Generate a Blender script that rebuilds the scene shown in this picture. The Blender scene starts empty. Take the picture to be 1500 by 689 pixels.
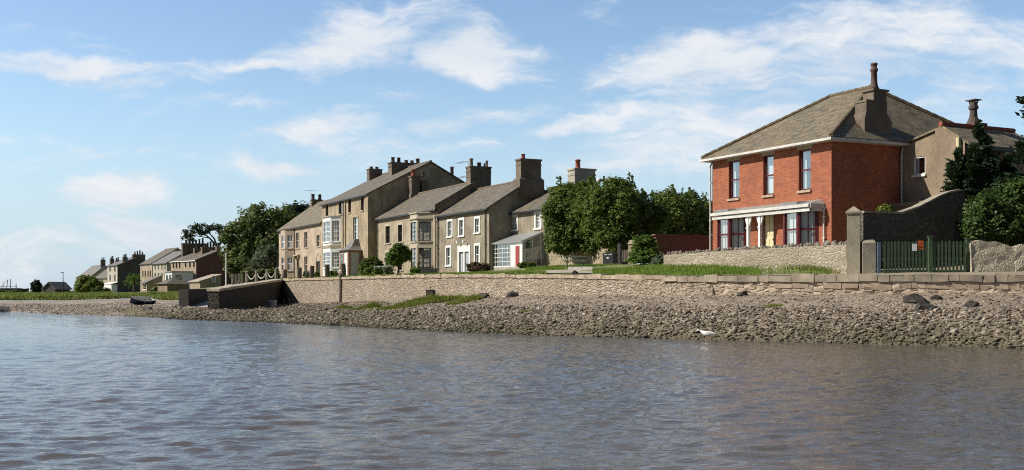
import bpy, math, random
import numpy as np
from mathutils import Vector
from mathutils.bvhtree import BVHTree
R = random.Random(7)
NR = np.random.RandomState(11)
sc = bpy.context.scene
COL = sc.collection
F, ZC, YH, CX = 1600.0, 1.9, 425.0, 750.0      # survey of the photograph: focal length, eye height, horizon
def wx(px, D): return (px - CX) / F * D
def wz(py, D): return ZC + (YH - py) / F * D

# ------------------------------------------------------------------ mesh helper
class MB:
    def __init__(s): s.v = []; s.f = []; s.mi = []; s.m = 0
    def add(s, vs, fs):
        o = len(s.v); s.v += [tuple(v) for v in vs]
        for f in fs: s.f.append([o + i for i in f]); s.mi.append(s.m)
    def quad(s, a, b, c, d): s.add([a, b, c, d], [(0, 1, 2, 3)])
    def box(s, x0, x1, y0, y1, z0, z1):
        x0, x1 = min(x0, x1), max(x0, x1); y0, y1 = min(y0, y1), max(y0, y1); z0, z1 = min(z0, z1), max(z0, z1)
        s.add([(x0,y0,z0),(x1,y0,z0),(x1,y1,z0),(x0,y1,z0),(x0,y0,z1),(x1,y0,z1),(x1,y1,z1),(x0,y1,z1)],
              [(0,3,2,1),(4,5,6,7),(0,1,5,4),(1,2,6,5),(2,3,7,6),(3,0,4,7)])
    def obox(s, a, e, n, u0, u1, d0, d1, z0, z1):
        """box in a wall frame: a origin (x,y), e along, n inward"""
        P = lambda u, d, z: (a[0] + e[0]*u + n[0]*d, a[1] + e[1]*u + n[1]*d, z)
        s.add([P(u0,d0,z0),P(u1,d0,z0),P(u1,d1,z0),P(u0,d1,z0),P(u0,d0,z1),P(u1,d0,z1),P(u1,d1,z1),P(u0,d1,z1)],
              [(0,3,2,1),(4,5,6,7),(0,1,5,4),(1,2,6,5),(2,3,7,6),(3,0,4,7)])
    def frustum(s, c0, c1, h0, h1):
        (x0,y0,z0),(x1,y1,z1) = c0, c1
        (a,b),(c,d) = h0, h1
        s.add([(x0-a,y0-b,z0),(x0+a,y0-b,z0),(x0+a,y0+b,z0),(x0-a,y0+b,z0),(x1-c,y1-d,z1),(x1+c,y1-d,z1),(x1+c,y1+d,z1),(x1-c,y1+d,z1)],
              [(0,3,2,1),(4,5,6,7),(0,1,5,4),(1,2,6,5),(2,3,7,6),(3,0,4,7)])
    def prism(s, poly, off):
        """poly: 3D points, extruded by vector off"""
        n = len(poly); o = Vector(off)
        vs = [Vector(p) for p in poly] + [Vector(p) + o for p in poly]
        fs = [tuple(range(n))[::-1], tuple(range(n, 2*n))] + [(i, (i+1) % n, n + (i+1) % n, n + i) for i in range(n)]
        s.add(vs, fs)
    def tube(s, pts, rad, n=8, cap=True):
        pts = [Vector(p) for p in pts]
        if not hasattr(rad, '__len__'): rad = [rad]*len(pts)
        vs = []; fs = []
        up = None
        for i, p in enumerate(pts):
            t = (pts[min(i+1, len(pts)-1)] - pts[max(i-1, 0)]).normalized()
            if up is None: up = Vector((0,0,1)) if abs(t.z) < .9 else Vector((1,0,0))
            x = t.cross(up); x = x.normalized() if x.length > 1e-6 else t.orthogonal().normalized(); y = x.cross(t); up = y
            for k in range(n):
                a = 2*math.pi*k/n
                vs.append(p + (x*math.cos(a) + y*math.sin(a))*rad[i])
        for i in range(len(pts)-1):
            for k in range(n):
                k2 = (k+1) % n
                fs.append((i*n+k, i*n+k2, (i+1)*n+k2, (i+1)*n+k))
        if cap: fs.append(tuple(range(n))); fs.append(tuple(range((len(pts)-1)*n, len(pts)*n))[::-1])
        s.add(vs, fs)
    def lathe(s, c, prof, n=12):
        vs = []; fs = []
        for (r, z) in prof:
            for k in range(n):
                a = 2*math.pi*k/n
                vs.append((c[0]+r*math.cos(a), c[1]+r*math.sin(a), c[2]+z))
        for i in range(len(prof)-1):
            for k in range(n):
                k2 = (k+1) % n
                fs.append((i*n+k, i*n+k2, (i+1)*n+k2, (i+1)*n+k))
        fs.append(tuple(range(n))[::-1]); fs.append(tuple(range((len(prof)-1)*n, len(prof)*n)))
        s.add(vs, fs)
    def panel(s, a, b, z0, z1, holes=(), depth=.18, top=None):
        """wall skin from a to b (outward is to the right of a->b), rectangular holes with reveals"""
        a = Vector(a).to_2d() if len(a) > 2 else Vector(a); b = Vector(b)
        L = (b - a).length; e = (b - a)/L; n = Vector((-e.y, e.x))
        P = lambda u, d, z: (a.x + e.x*u + n.x*d, a.y + e.y*u + n.y*d, z)
        us = sorted(set([0, L] + [max(0, min(L, h[i])) for h in holes for i in (0, 1)]))
        zs = sorted(set([z0, z1] + [max(z0, min(z1, h[i])) for h in holes for i in (2, 3)]))
        for i in range(len(us)-1):
            for j in range(len(zs)-1):
                uc, zc = (us[i]+us[i+1])/2, (zs[j]+zs[j+1])/2
                if any(h[0] < uc < h[1] and h[2] < zc < h[3] for h in holes): continue
                s.quad(P(us[i],0,zs[j]), P(us[i+1],0,zs[j]), P(us[i+1],0,zs[j+1]), P(us[i],0,zs[j+1]))
        for (u0,u1,h0,h1) in [h[:4] for h in holes]:
            s.quad(P(u0,0,h0), P(u0,depth,h0), P(u0,depth,h1), P(u0,0,h1))
            s.quad(P(u1,0,h0), P(u1,0,h1), P(u1,depth,h1), P(u1,depth,h0))
            s.quad(P(u0,0,h1), P(u0,depth,h1), P(u1,depth,h1), P(u1,0,h1))
            s.quad(P(u0,0,h0), P(u1,0,h0), P(u1,depth,h0), P(u0,depth,h0))
    def build(s, name, mat, parent=None, loc=None, rotz=0, smooth=False, label=None):
        me = bpy.data.meshes.new(name)
        me.from_pydata(s.v, [], s.f)
        for m in (mat if isinstance(mat, (list, tuple)) else [mat]): me.materials.append(m)
        if isinstance(mat, (list, tuple)): me.polygons.foreach_set('material_index', s.mi)
        me.update()
        box_uv(me)
        if smooth: me.shade_smooth()
        o = bpy.data.objects.new(name, me); COL.objects.link(o)
        if parent is not None: o.parent = parent
        if loc is not None: o.location = loc
        if rotz: o.rotation_euler[2] = rotz
        if label: o['label'] = label
        return o
def box_uv(me):
    """metric box-projected UVs: u along the face's horizontal, v up its slope"""
    n = len(me.polygons)
    if n == 0: return
    uv = me.uv_layers.new(name='UVMap')
    nl = len(me.loops)
    N = np.zeros(n*3); me.polygons.foreach_get('normal', N); N = N.reshape(-1, 3)
    lt = np.zeros(n, np.int32); me.polygons.foreach_get('loop_total', lt)
    vi = np.zeros(nl, np.int32); me.loops.foreach_get('vertex_index', vi)
    V = np.zeros(len(me.vertices)*3); me.vertices.foreach_get('co', V); V = V.reshape(-1, 3)
    h = np.hypot(N[:,0], N[:,1]); flat = h < .15
    t = np.stack([-N[:,1], N[:,0], 0*h], 1) / np.maximum(h, 1e-6)[:,None]
    t[flat] = (1,0,0)
    bt = np.cross(N, t); bt[flat] = (0,1,0)
    T = np.repeat(t, lt, 0); B = np.repeat(bt, lt, 0); P = V[vi]
    u = (P*T).sum(1); v = (P*B).sum(1)
    uv.data.foreach_set('uv', np.stack([u, v], 1).astype(np.float32).ravel())
def np_mesh(name, V, Fc, mat, smooth=False, parent=None):
    me = bpy.data.meshes.new(name)
    V = np.asarray(V, np.float32); Fc = np.asarray(Fc, np.int32)
    k = Fc.shape[1]
    me.vertices.add(len(V)); me.vertices.foreach_set('co', V.ravel())
    me.loops.add(Fc.size); me.loops.foreach_set('vertex_index', Fc.ravel())
    me.polygons.add(len(Fc)); me.polygons.foreach_set('loop_start', np.arange(0, Fc.size, k, dtype=np.int32))
    me.polygons.foreach_set('use_smooth', np.full(len(Fc), smooth))
    me.materials.append(mat); me.update(calc_edges=True); me.validate()
    o = bpy.data.objects.new(name, me); COL.objects.link(o)
    if parent is not None: o.parent = parent
    return o
def thing(name, label, cat, loc=(0,0,0), rotz=0, group=None):
    o = bpy.data.objects.new(name, None); COL.objects.link(o)
    o.empty_display_size = .3
    o.location = loc; o.rotation_euler[2] = rotz
    o['label'] = label; o['category'] = cat
    if group: o['group'] = group
    return o
def tag(o, label, cat, group=None, kind=None):
    o['label'] = label; o['category'] = cat
    if group: o['group'] = group
    if kind: o['kind'] = kind
    return o

# ------------------------------------------------------------------ materials
class NT:
    def __init__(s, name):
        s.mat = bpy.data.materials.new(name); s.mat.use_nodes = True
        s.t = s.mat.node_tree; s.t.nodes.clear()
        s.out = s.t.nodes.new('ShaderNodeOutputMaterial')
    def n(s, typ, props=None, **ins):
        nd = s.t.nodes.new('ShaderNode' + typ)
        for k, v in (props or {}).items(): setattr(nd, k, v)
        for k, v in ins.items():
            key = int(k[1:]) if k[0] == '_' and k[1:].isdigit() else k.replace('_', ' ')
            s.put(nd.inputs[key], v)
        return nd
    def put(s, sock, v):
        if hasattr(v, 'is_linked') or isinstance(v, bpy.types.NodeSocket): s.t.links.new(v, sock)
        elif isinstance(v, (tuple, list)) and len(v) == 3 and sock.type == 'RGBA': sock.default_value = (*v, 1)
        else: sock.default_value = v
    def noise(s, vec, scale, detail=4, rough=.55, dist=0):
        return s.n('TexNoise', Vector=vec, Scale=scale, Detail=detail, Roughness=rough, Distortion=dist).outputs[0]
    def map(s, vec, scale=(1,1,1), loc=(0,0,0), rot=(0,0,0)):
        return s.n('Mapping', Vector=vec, Scale=scale, Location=loc, Rotation=rot).outputs[0]
    def rng(s, v, a, b, c=0., d=1., smooth=False):
        return s.n('MapRange', {'interpolation_type': 'SMOOTHSTEP' if smooth else 'LINEAR'}, Value=v, From_Min=a, From_Max=b, To_Min=c, To_Max=d).outputs[0]
    def math(s, op, a, b=0., c=0.):
        return s.n('Math', {'operation': op}, _0=a, _1=b, _2=c).outputs[0]
    def mix(s, fac, a, b, mode='MIX'):
        nd = s.n('Mix', {'data_type': 'RGBA', 'blend_type': mode})
        s.put(nd.inputs[0], fac); s.put(nd.inputs[6], a); s.put(nd.inputs[7], b)
        return nd.outputs[2]
    def ramp(s, fac, stops):
        nd = s.n('ValToRGB'); r = nd.color_ramp
        while len(r.elements) < len(stops): r.elements.new(.5)
        for e, (p, c) in zip(r.elements, stops): e.position = p; e.color = (*c, 1)
        s.put(nd.inputs[0], fac); return nd.outputs[0]
    def uv(s): return s.n('TexCoord').outputs['UV']
    def obj(s): return s.n('TexCoord').outputs['Object']
    def pos(s): return s.n('NewGeometry').outputs['Position']
    def island(s): return s.n('NewGeometry').outputs['Random Per Island']
    def bump(s, h, strength=.3, dist=.03, normal=None):
        nd = s.n('Bump', Strength=strength, Distance=dist, Height=h)
        if normal: s.put(nd.inputs['Normal'], normal)
        return nd.outputs[0]
    def pbr(s, col, rough=.8, normal=None, **kw):
        p = s.n('BsdfPrincipled', Base_Color=col, Roughness=rough)
        if normal: s.put(p.inputs['Normal'], normal)
        for k, v in kw.items(): s.put(p.inputs[k.replace('_', ' ')], v)
        return p.outputs[0]
    def done(s, sh): s.t.links.new(sh, s.out.inputs[0]); return s.mat

def sc3(c, k): return tuple(x*k for x in c)
def m_plain(name, c, rough=.6, var=.15, scale=3., metal=0.):
    t = NT(name); n = t.noise(t.obj(), scale, 5)
    col = t.mix(t.rng(n, .3, .7), sc3(c, 1-var), sc3(c, 1+var))
    return t.done(t.pbr(col, rough, t.bump(n, .1, .01), Metallic=metal))
def m_render(name, c, stain, dark, streak=.6, pattern=0.):
    """weathered roughcast / render: vertical streaks, damp patches, pebbledash grain"""
    t = NT(name); uv = t.uv(); o = t.obj()
    big = t.noise(uv, .5, 5, .6)
    st = t.noise(t.map(uv, (1.6, .18, 1)), 1.0, 5, .6)
    fine = t.noise(uv, 14., 3, .7)
    mid = t.noise(t.map(uv, (1., .7, 1)), 2.6, 4, .65)
    col = t.mix(t.rng(big, .42, .58), sc3(c, 1.14), sc3(stain, .88)); col = t.mix(t.rng(mid, .45, .68, 0, .65), col, sc3(c, .66))
    col = t.mix(t.math('MULTIPLY', t.rng(st, .5, .75), streak), col, dark)
    col = t.mix(t.rng(fine, .3, .7, .45, 0), col, sc3(c, .55)); sp = t.noise(uv, 5., 4, .75); col = t.mix(t.rng(sp, .52, .7, 0, .55), col, sc3(c, 1.22))
    h = fine
    if pattern:
        br = t.n('TexBrick', Vector=uv, Scale=1., Mortar_Size=.012, Brick_Width=.62, Row_Height=.3, Color1=sc3(c, 1.12), Color2=sc3(stain, .85), Mortar=sc3(c, .6), Bias=0.)
        col = t.mix(pattern, col, br.outputs[0]); h = t.mix(.5, fine, br.outputs[1])
    return t.done(t.pbr(col, .92, t.bump(fine, .5, .03)))
def m_brick(name, c1, c2, mortar, dirt):
    t = NT(name); uv = t.uv()
    br = t.n('TexBrick', Vector=uv, Scale=1., Mortar_Size=.011, Mortar_Smooth=.3, Brick_Width=.24, Row_Height=.085, Color1=c1, Color2=c2, Mortar=mortar)
    big = t.noise(uv, .7, 6, .6); st = t.noise(t.map(uv, (.6, 2.2, 1)), 1.6, 4, .7)
    md = t.noise(uv, 2.8, 5, .75)
    col = t.mix(t.rng(big, .42, .66, 0, .7), br.outputs[0], dirt); col = t.mix(t.rng(md, .52, .7, 0, .6), col, sc3(c2, .8)); col = t.mix(t.rng(t.noise(t.map(uv, (1.4,.16,1)), 1., 4, .6), .56, .75, 0, .5), col, sc3(c2, .6))
    col = t.mix(t.rng(st, .5, .8, 0, .45), col, sc3(c1, 1.35))
    return t.done(t.pbr(col, .88, t.bump(t.math('SUBTRACT', 1., br.outputs[1]), .5, .012)))
def m_rubble(name, cols, mortar, su=3.2, sv=6.5, mort=.05, stain=None, bump=.8):
    t = NT(name); uv = t.uv()
    w = t.noise(uv, 2.5, 2); wv = t.n('VectorMath', {'operation': 'ADD'}, _0=uv, _1=t.n('VectorMath', {'operation': 'SCALE'}, _0=t.n('TexNoise', Vector=uv, Scale=1.6).outputs[1], Scale=.5).outputs[0]).outputs[0]
    m = t.map(wv, (su, sv, 1))
    vo = t.n('TexVoronoi', {'voronoi_dimensions': '2D'}, Vector=m, Scale=1.)
    ve = t.n('TexVoronoi', {'voronoi_dimensions': '2D', 'feature': 'DISTANCE_TO_EDGE'}, Vector=m, Scale=1.)
    sep = t.n('SeparateColor', Color=vo.outputs['Color'])
    k = len(cols)
    col = t.ramp(sep.outputs[0], [(i/(k-1), c) for i, c in enumerate(cols)])
    fine = t.noise(uv, 9., 4, .7)
    col = t.mix(t.rng(fine, .3, .7, 0, .45), col, sc3(cols[0], .8))
    mk = t.rng(ve.outputs['Distance'], mort, mort*2.2, 1, 0)
    col = t.mix(t.math('MULTIPLY', mk, .85), col, mortar)
    if stain:
        big = t.noise(t.map(uv, (.25, .7, 1)), 1., 5, .6)
        col = t.mix(t.rng(big, .45, .7, 0, .7), col, stain)
    h = t.math('ADD', t.rng(ve.outputs['Distance'], 0, .25), t.math('MULTIPLY', fine, .5))
    return t.done(t.pbr(col, .92, t.bump(h, bump, .06)))
def m_slate(name, c, c2, lich, amt=.4):
    t = NT(name); uv = t.uv()
    br = t.n('TexBrick', Vector=uv, Scale=1., Mortar_Size=.014, Brick_Width=.34, Row_Height=.2, Color1=c, Color2=c2, Mortar=sc3(c, .45))
    big = t.noise(uv, .55, 6, .65); fine = t.noise(uv, 7., 3, .7)
    st = t.noise(t.map(uv, (2.6, .3, 1)), 1., 5, .65); rowv = t.noise(t.map(uv, (.8, 5., 1)), 1., 3, .7)
    col = t.mix(t.rng(big, .4, .68, 0, amt), br.outputs[0], lich)
    col = t.mix(t.rng(st, .5, .7, 0, .6), col, sc3(c, .5)); col = t.mix(t.rng(rowv, .5, .72, 0, .6), col, sc3(c2, 1.35))
    lp = t.noise(t.map(uv, (1., 1.4, 1)), 1.7, 6, .75)
    col = t.mix(t.rng(lp, .52, .66, 0, .7), col, sc3(lich, 1.5)); col = t.mix(t.rng(lp, .47, .36, 0, .75), col, sc3(c, .42))
    col = t.mix(t.rng(fine, .5, .75, 0, .45), col, sc3(lich, 1.4))
    return t.done(t.pbr(col, .75, t.bump(t.math('SUBTRACT', fine, br.outputs[1]), .5, .02)))
def m_leaf(name, dark, mid, light, trans=.25, rough=.62):
    t = NT(name); r = t.island(); p = t.noise(t.pos(), .45, 3)
    col = t.ramp(t.math('ADD', t.math('MULTIPLY', r, .75), t.rng(p, .3, .7, -.1, .3)), [(0, dark), (.5, mid), (1, light)])
    d = t.pbr(col, rough, Specular_IOR_Level=.18)
    tr = t.n('BsdfTranslucent', Color=t.mix(.5, col, (.12, .2, .02))).outputs[0]
    return t.done(t.n('MixShader', Fac=trans, _1=d, _2=tr).outputs[0])
def m_glass(name='window_glass', tint=(.85,.88,.9), base=.09):
    t = NT(name)
    lw = t.n('LayerWeight', Blend=.35).outputs['Facing']
    nrm = t.bump(t.noise(t.obj(), 1.3, 2), .06, .05)
    g = t.n('BsdfGlossy', Color=(.9,.95,1), Roughness=.03); t.put(g.inputs['Normal'], nrm)
    tr = t.n('BsdfTransparent', Color=tint).outputs[0]
    return t.done(t.n('MixShader', Fac=t.rng(lw, 0, 1, base, .75), _1=tr, _2=g.outputs[0]).outputs[0])

def m_frost():
    t = NT('frosted_roof_sheet'); n = t.noise(t.obj(), 3, 4)
    return t.done(t.n('MixShader', Fac=.45, _1=t.pbr(t.mix(n, (.35,.36,.36), (.55,.56,.56)), .4), _2=t.n('BsdfTransparent', Color=(.9,.92,.92)).outputs[0]).outputs[0])
M = {}
M['glass'] = m_glass()
M['white'] = m_plain('white_paint', (.72,.72,.70), .5, .06)
M['offwhite'] = m_plain('weathered_white_paint', (.58,.57,.53), .6, .15)
M['cream'] = m_plain('cream_paint', (.68,.6,.36), .5, .06)
M['maroon'] = m_plain('maroon_paint', (.10,.012,.014), .4, .2)
M['darkwood'] = m_plain('dark_brown_paint', (.035,.024,.018), .5, .3)
M['greydoor'] = m_plain('pale_grey_paint', (.42,.45,.48), .5, .05)
M['reddoor'] = m_plain('red_paint', (.33,.035,.035), .4, .05)
M['curtain'] = m_plain('net_curtain', (.75,.75,.73), .9, .08, 12)
M['darkroom'] = m_plain('dark_interior', (.03,.028,.026), .9, .3)
M['lead'] = m_plain('lead_sheet', (.22,.22,.22), .6, .2)
M['frost'] = m_frost()
M['black'] = m_plain('black_paint', (.015,.015,.017), .45, .3)
M['timber'] = m_plain('weathered_timber', (.13,.10,.075), .9, .35, 6)
M['greytimber'] = m_plain('grey_timber', (.26,.23,.19), .9, .3, 6)
M['steel'] = m_plain('grey_metal', (.35,.36,.37), .5, .1)
M['sandstone'] = m_plain('sandstone_dressing', (.42,.33,.23), .85, .2, 4)
M['paleston'] = m_plain('pale_stone_dressing', (.45,.39,.30), .85, .2, 4)
M['terracotta'] = m_plain('red_clay', (.28,.075,.045), .8, .3, 6)
M['buffpot'] = m_plain('buff_clay', (.27,.23,.18), .85, .3, 6)
M['darkpot'] = m_plain('sooty_clay', (.085,.07,.06), .9, .3, 6)
M['gate'] = m_plain('dark_green_paint', (.062,.10,.05), .6, .3, 5)
M['bluepaint'] = m_plain('blue_grey_paint', (.09,.13,.19), .6, .3, 9)
M['orange'] = m_plain('orange_sign', (.75,.13,.02), .5, .05)
M['paper'] = m_plain('white_paper', (.82,.83,.85), .6, .03)
M['rust'] = m_plain('rusty_iron', (.05,.035,.03), .8, .4, 8)
M['concrete'] = m_plain('concrete', (.36,.33,.29), .9, .2, 3)
M['brick'] = m_brick('red_brick', (.42,.122,.052), (.27,.066,.034), (.38,.19,.11), (.25,.09,.05))
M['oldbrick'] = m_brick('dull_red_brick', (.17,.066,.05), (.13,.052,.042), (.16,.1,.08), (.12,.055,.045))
M['rend_tan'] = m_render('tan_render', (.41,.34,.245), (.33,.27,.19), (.16,.13,.095), .85)
M['rend_pink'] = m_render('pinkish_render', (.50,.40,.30), (.43,.335,.245), (.27,.21,.155), .7)
M['rend_big'] = m_render('buff_render', (.43,.35,.24), (.31,.25,.155), (.12,.098,.065), 1.)
M['rend_grey'] = m_render('grey_roughcast', (.33,.285,.21), (.25,.21,.15), (.125,.105,.076), .9)
M['rend_ext'] = m_render('brown_cement_render', (.31,.235,.165), (.27,.2,.14), (.17,.13,.1), .5)
M['rend_chim'] = m_render('sooty_cement', (.20,.16,.12), (.15,.12,.09), (.07,.055,.045), .8)
M['rend_pale'] = m_render('pale_render', (.47,.43,.36), (.40,.37,.31), (.25,.22,.19), .5)
M['rend_dark'] = m_render('dark_slate_hung_render', (.10,.09,.085), (.08,.075,.07), (.05,.045,.045), .6)
M['stonehouse'] = m_render('coursed_stone', (.36,.29,.21), (.30,.24,.17), (.17,.14,.11), .5, .45)
M['slate'] = m_slate('slate_roof', (.10,.087,.07), (.145,.126,.10), (.19,.155,.105), .6)
M['slate2'] = m_slate('mossy_slate_roof', (.115,.10,.074), (.18,.152,.108), (.24,.185,.10), .65)
M['slate3'] = m_slate('grey_slate_roof', (.14,.138,.135), (.20,.195,.185), (.2,.18,.15), .4)
M['rubble'] = m_rubble('rubble_wall', [(.30,.25,.17),(.46,.39,.28),(.36,.28,.19),(.52,.45,.34)], (.42,.36,.26), 4.6, 8.0, .03, (.40,.33,.21))
M['gardenwall'] = m_render('lichened_cement_wall', (.42,.37,.28), (.30,.265,.19), (.12,.105,.075), .9)
M['gardenrubble'] = m_rubble('garden_wall_rubble', [(.27,.235,.17),(.43,.375,.285),(.34,.295,.215),(.50,.45,.35)], (.38,.33,.25), 3.6, 6.5, .04, (.22,.195,.135), .6)
M['cope'] = m_plain('cope_stones', (.2,.18,.145), .95, .5, 5)
M['quay'] = m_rubble('quay_rubble', [(.26,.21,.15),(.43,.35,.26),(.34,.25,.18),(.52,.45,.36),(.30,.25,.19)], (.26,.215,.16), 2.8, 6.2, .03, (.27,.225,.165), .9)
M['ashlar'] = m_rubble('pink_sandstone_blocks', [(.38,.29,.21),(.48,.39,.29),(.33,.25,.18)], (.5,.42,.33), 1.4, 4.2, .06, None, .8)
M['capstone'] = m_plain('pink_sandstone', (.32,.27,.205), .9, .4, 1.5)
M['darkquay'] = m_rubble('shade_dark_rubble', [(.035,.03,.022),(.06,.05,.037),(.042,.036,.027)], (.035,.03,.023), 2.0, 4.5, .05, (.07,.065,.04))  # shade of the slipway faces is put into this dark stone colour
M['leaf_hedge'] = m_leaf('sycamore_leaves', (.05,.08,.018), (.105,.15,.03), (.21,.25,.055), .33)
M['leaf_tree'] = m_leaf('oak_leaves', (.055,.078,.02), (.11,.14,.038), (.19,.21,.065))
M['leaf_pine'] = m_leaf('pine_needles', (.012,.022,.012), (.026,.042,.022), (.05,.07,.035), .1)
M['leaf_con'] = m_leaf('cypress_sprays', (.010,.02,.012), (.02,.04,.02), (.04,.07,.03), .1)
M['leaf_shrub'] = m_leaf('shrub_leaves', (.05,.085,.015), (.10,.17,.03), (.19,.27,.055), .33)
M['leaf_bright'] = m_leaf('yellow_green_leaves', (.09,.12,.02), (.16,.2,.035), (.26,.3,.06))
M['leaf_grey'] = m_leaf('willow_leaves', (.06,.08,.05), (.11,.14,.085), (.17,.2,.13))
M['leaf_red'] = m_leaf('russet_leaves', (.05,.04,.02), (.11,.07,.04), (.16,.1,.07))
M['leaf_gloss'] = m_leaf('laurel_leaves', (.03,.055,.014), (.06,.1,.026), (.13,.18,.055), .2, .42)
M['bark'] = m_plain('bark', (.075,.06,.045), .95, .35, 4)
M['grassblade'] = m_leaf('grass_blades', (.10,.17,.025), (.19,.30,.045), (.34,.42,.10), .3, .7)
M['marsh'] = m_leaf('marsh_grass_blades', (.13,.15,.03), (.25,.28,.055), (.38,.40,.11), .3, .7)
M['marshgreen'] = m_leaf('field_grass_blades', (.15,.18,.045), (.25,.29,.08), (.38,.40,.15), .3, .8)

# ------------------------------------------------------------------ world, sun, camera
SUN_EL = math.radians(38)
SX, SY = -.999, -.05
sun = bpy.data.lights.new('sun', 'SUN'); sun.energy = 5.0; sun.angle = math.radians(.53); sun.color = (1, .93, .82)
so = bpy.data.objects.new('sun', sun); COL.objects.link(so)
tosun = Vector((SX*math.cos(SUN_EL), SY*math.cos(SUN_EL), math.sin(SUN_EL)))
so.rotation_euler = tosun.to_track_quat('Z', 'Y').to_euler()
def make_world():
    w = bpy.data.worlds.new('World'); sc.world = w; w.use_nodes = True
    t = NT.__new__(NT); t.t = w.node_tree; t.t.nodes.clear()
    out = t.t.nodes.new('ShaderNodeOutputWorld')
    sky = t.n('TexSky', {'sky_type': 'NISHITA', 'sun_disc': False, 'sun_elevation': SUN_EL, 'sun_rotation': math.atan2(SX, SY),
                         'air_density': 1.0, 'dust_density': .6, 'ozone_density': 1.2, 'altitude': 0})
    d = t.n('TexCoord').outputs['Generated']
    s3 = t.n('SeparateXYZ', Vector=d)
    y = t.math('MAXIMUM', t.math('ABSOLUTE', s3.outputs[1]), .04)
    a = t.math('DIVIDE', s3.outputs[0], y); b = t.math('DIVIDE', s3.outputs[2], y)
    ab = t.n('CombineXYZ', X=a, Y=b).outputs[0]
    # soft cloud banks, centre and half-size given as survey pixels of the sky
    E = [(110,103,260,24,-2,.75),(390,92,150,17,2,.6),(530,58,150,42,8,.95),(690,80,115,36,-8,1.0),(165,276,74,28,8,1.0),(215,328,80,22,0,1.5),
         (385,250,90,18,0,.8),(460,198,110,26,10,.72),(590,140,90,20,-4,.5),(700,172,160,20,14,.62),(850,180,140,18,14,.66),(1040,84,190,40,8,.9),
         (1200,110,330,90,10,.75),(1010,215,300,50,12,.62),(1420,110,190,90,12,.6),(100,222,190,22,0,.4),(1360,6,110,26,0,.55),(620,232,240,24,4,.45),
         (10,395,120,34,0,.5),(90,355,200,20,0,.5),(330,160,140,18,6,.35),(880,12,60,22,-30,.3),(960,270,200,40,0,.42),(30,180,60,10,0,.3),(150,60,160,14,-8,.3),(40,40,120,10,0,.15)]
    tot = None
    wn = t.n('TexNoise', Vector=ab, Scale=9., Detail=4., Roughness=.6).outputs[1]
    wv = t.n('VectorMath', {'operation': 'SUBTRACT'}, _0=wn, _1=(.5,.5,.5)).outputs[0]
    abw = t.n('VectorMath', {'operation': 'ADD'}, _0=ab, _1=t.n('VectorMath', {'operation': 'SCALE'}, _0=wv, Scale=.075).outputs[0]).outputs[0]
    for (px, py, rx, ry, ang, st) in E:
        mp = t.n('Mapping', {'vector_type': 'TEXTURE'}, Vector=abw, Location=((px-CX)/F, (YH-py)/F, 0), Rotation=(0,0,math.radians(ang)), Scale=(rx/F*1.45, ry/F*1.7, 1)).outputs[0]
        r = t.n('VectorMath', {'operation': 'LENGTH'}, _0=mp).outputs['Value']
        v = t.rng(r, 0, 1.15, st, 0, True)
        tot = v if tot is None else t.math('MAXIMUM', tot, v)
    # streaky cirrus noise, rising to the right
    st = t.map(abw, (5., 22., 1), rot=(0,0,math.radians(-14)))
    n1 = t.noise(st, 1.0, 8, .6, .4)
    st2 = t.map(ab, (14., 60., 1), rot=(0,0,math.radians(-18)))
    n2 = t.noise(st2, 1.0, 6, .65, .3)
    nz = t.math('ADD', t.math('MULTIPLY', n1, .65), t.math('MULTIPLY', n2, .35))
    dens = t.math('ADD', tot, t.math('MULTIPLY', t.math('SUBTRACT', nz, .5), 2.7))
    dens = t.rng(dens, .2, .9, 0, .97, True)
    # thin veil low over the horizon
    haze = t.rng(b, 0., .2, .8, 0, True)
    cl = t.mix(t.rng(n1, .38, .62), (5.5,6.1,6.8), (6.9,7.1,7.35))
    skyc = t.mix(1., sky.outputs[0], (1.16,1.24,1.3), 'MULTIPLY')
    col = t.mix(haze, skyc, (4.2,5.45,6.7))
    col = t.mix(dens, col, cl)
    # sky dimmed overhead and behind, added to cut fill light on shaded walls
    fr_ = t.math('MULTIPLY', t.rng(s3.outputs[1], -.1, .35, 0, 1, True), t.rng(s3.outputs[2], .45, .9, 1, 0, True))
    lvl = t.rng(fr_, 0, 1, .36, 1.13)
    col = t.mix(1., col, t.n('CombineColor', Red=lvl, Green=lvl, Blue=lvl).outputs[0], 'MULTIPLY')
    bg = t.n('Background', Color=col, Strength=.1)
    t.t.links.new(bg.outputs[0], out.inputs[0])
make_world()
cam = bpy.data.cameras.new('camera'); co = bpy.data.objects.new('camera', cam); COL.objects.link(co)
co.location = (0, 0, ZC); co.rotation_euler = (math.radians(90), 0, 0)
cam.sensor_width = 36; cam.lens = 36*F/1500; cam.shift_y = (YH - 344.5)/1500
cam.clip_start = .1; cam.clip_end = 6000
sc.camera = co
sc.cycles.filter_width = 1.05; sc.cycles.use_denoising = False
sc.view_settings.view_transform = 'Standard'; sc.view_settings.look = 'None'; sc.view_settings.gamma = 1; sc.view_settings.exposure = .15
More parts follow.
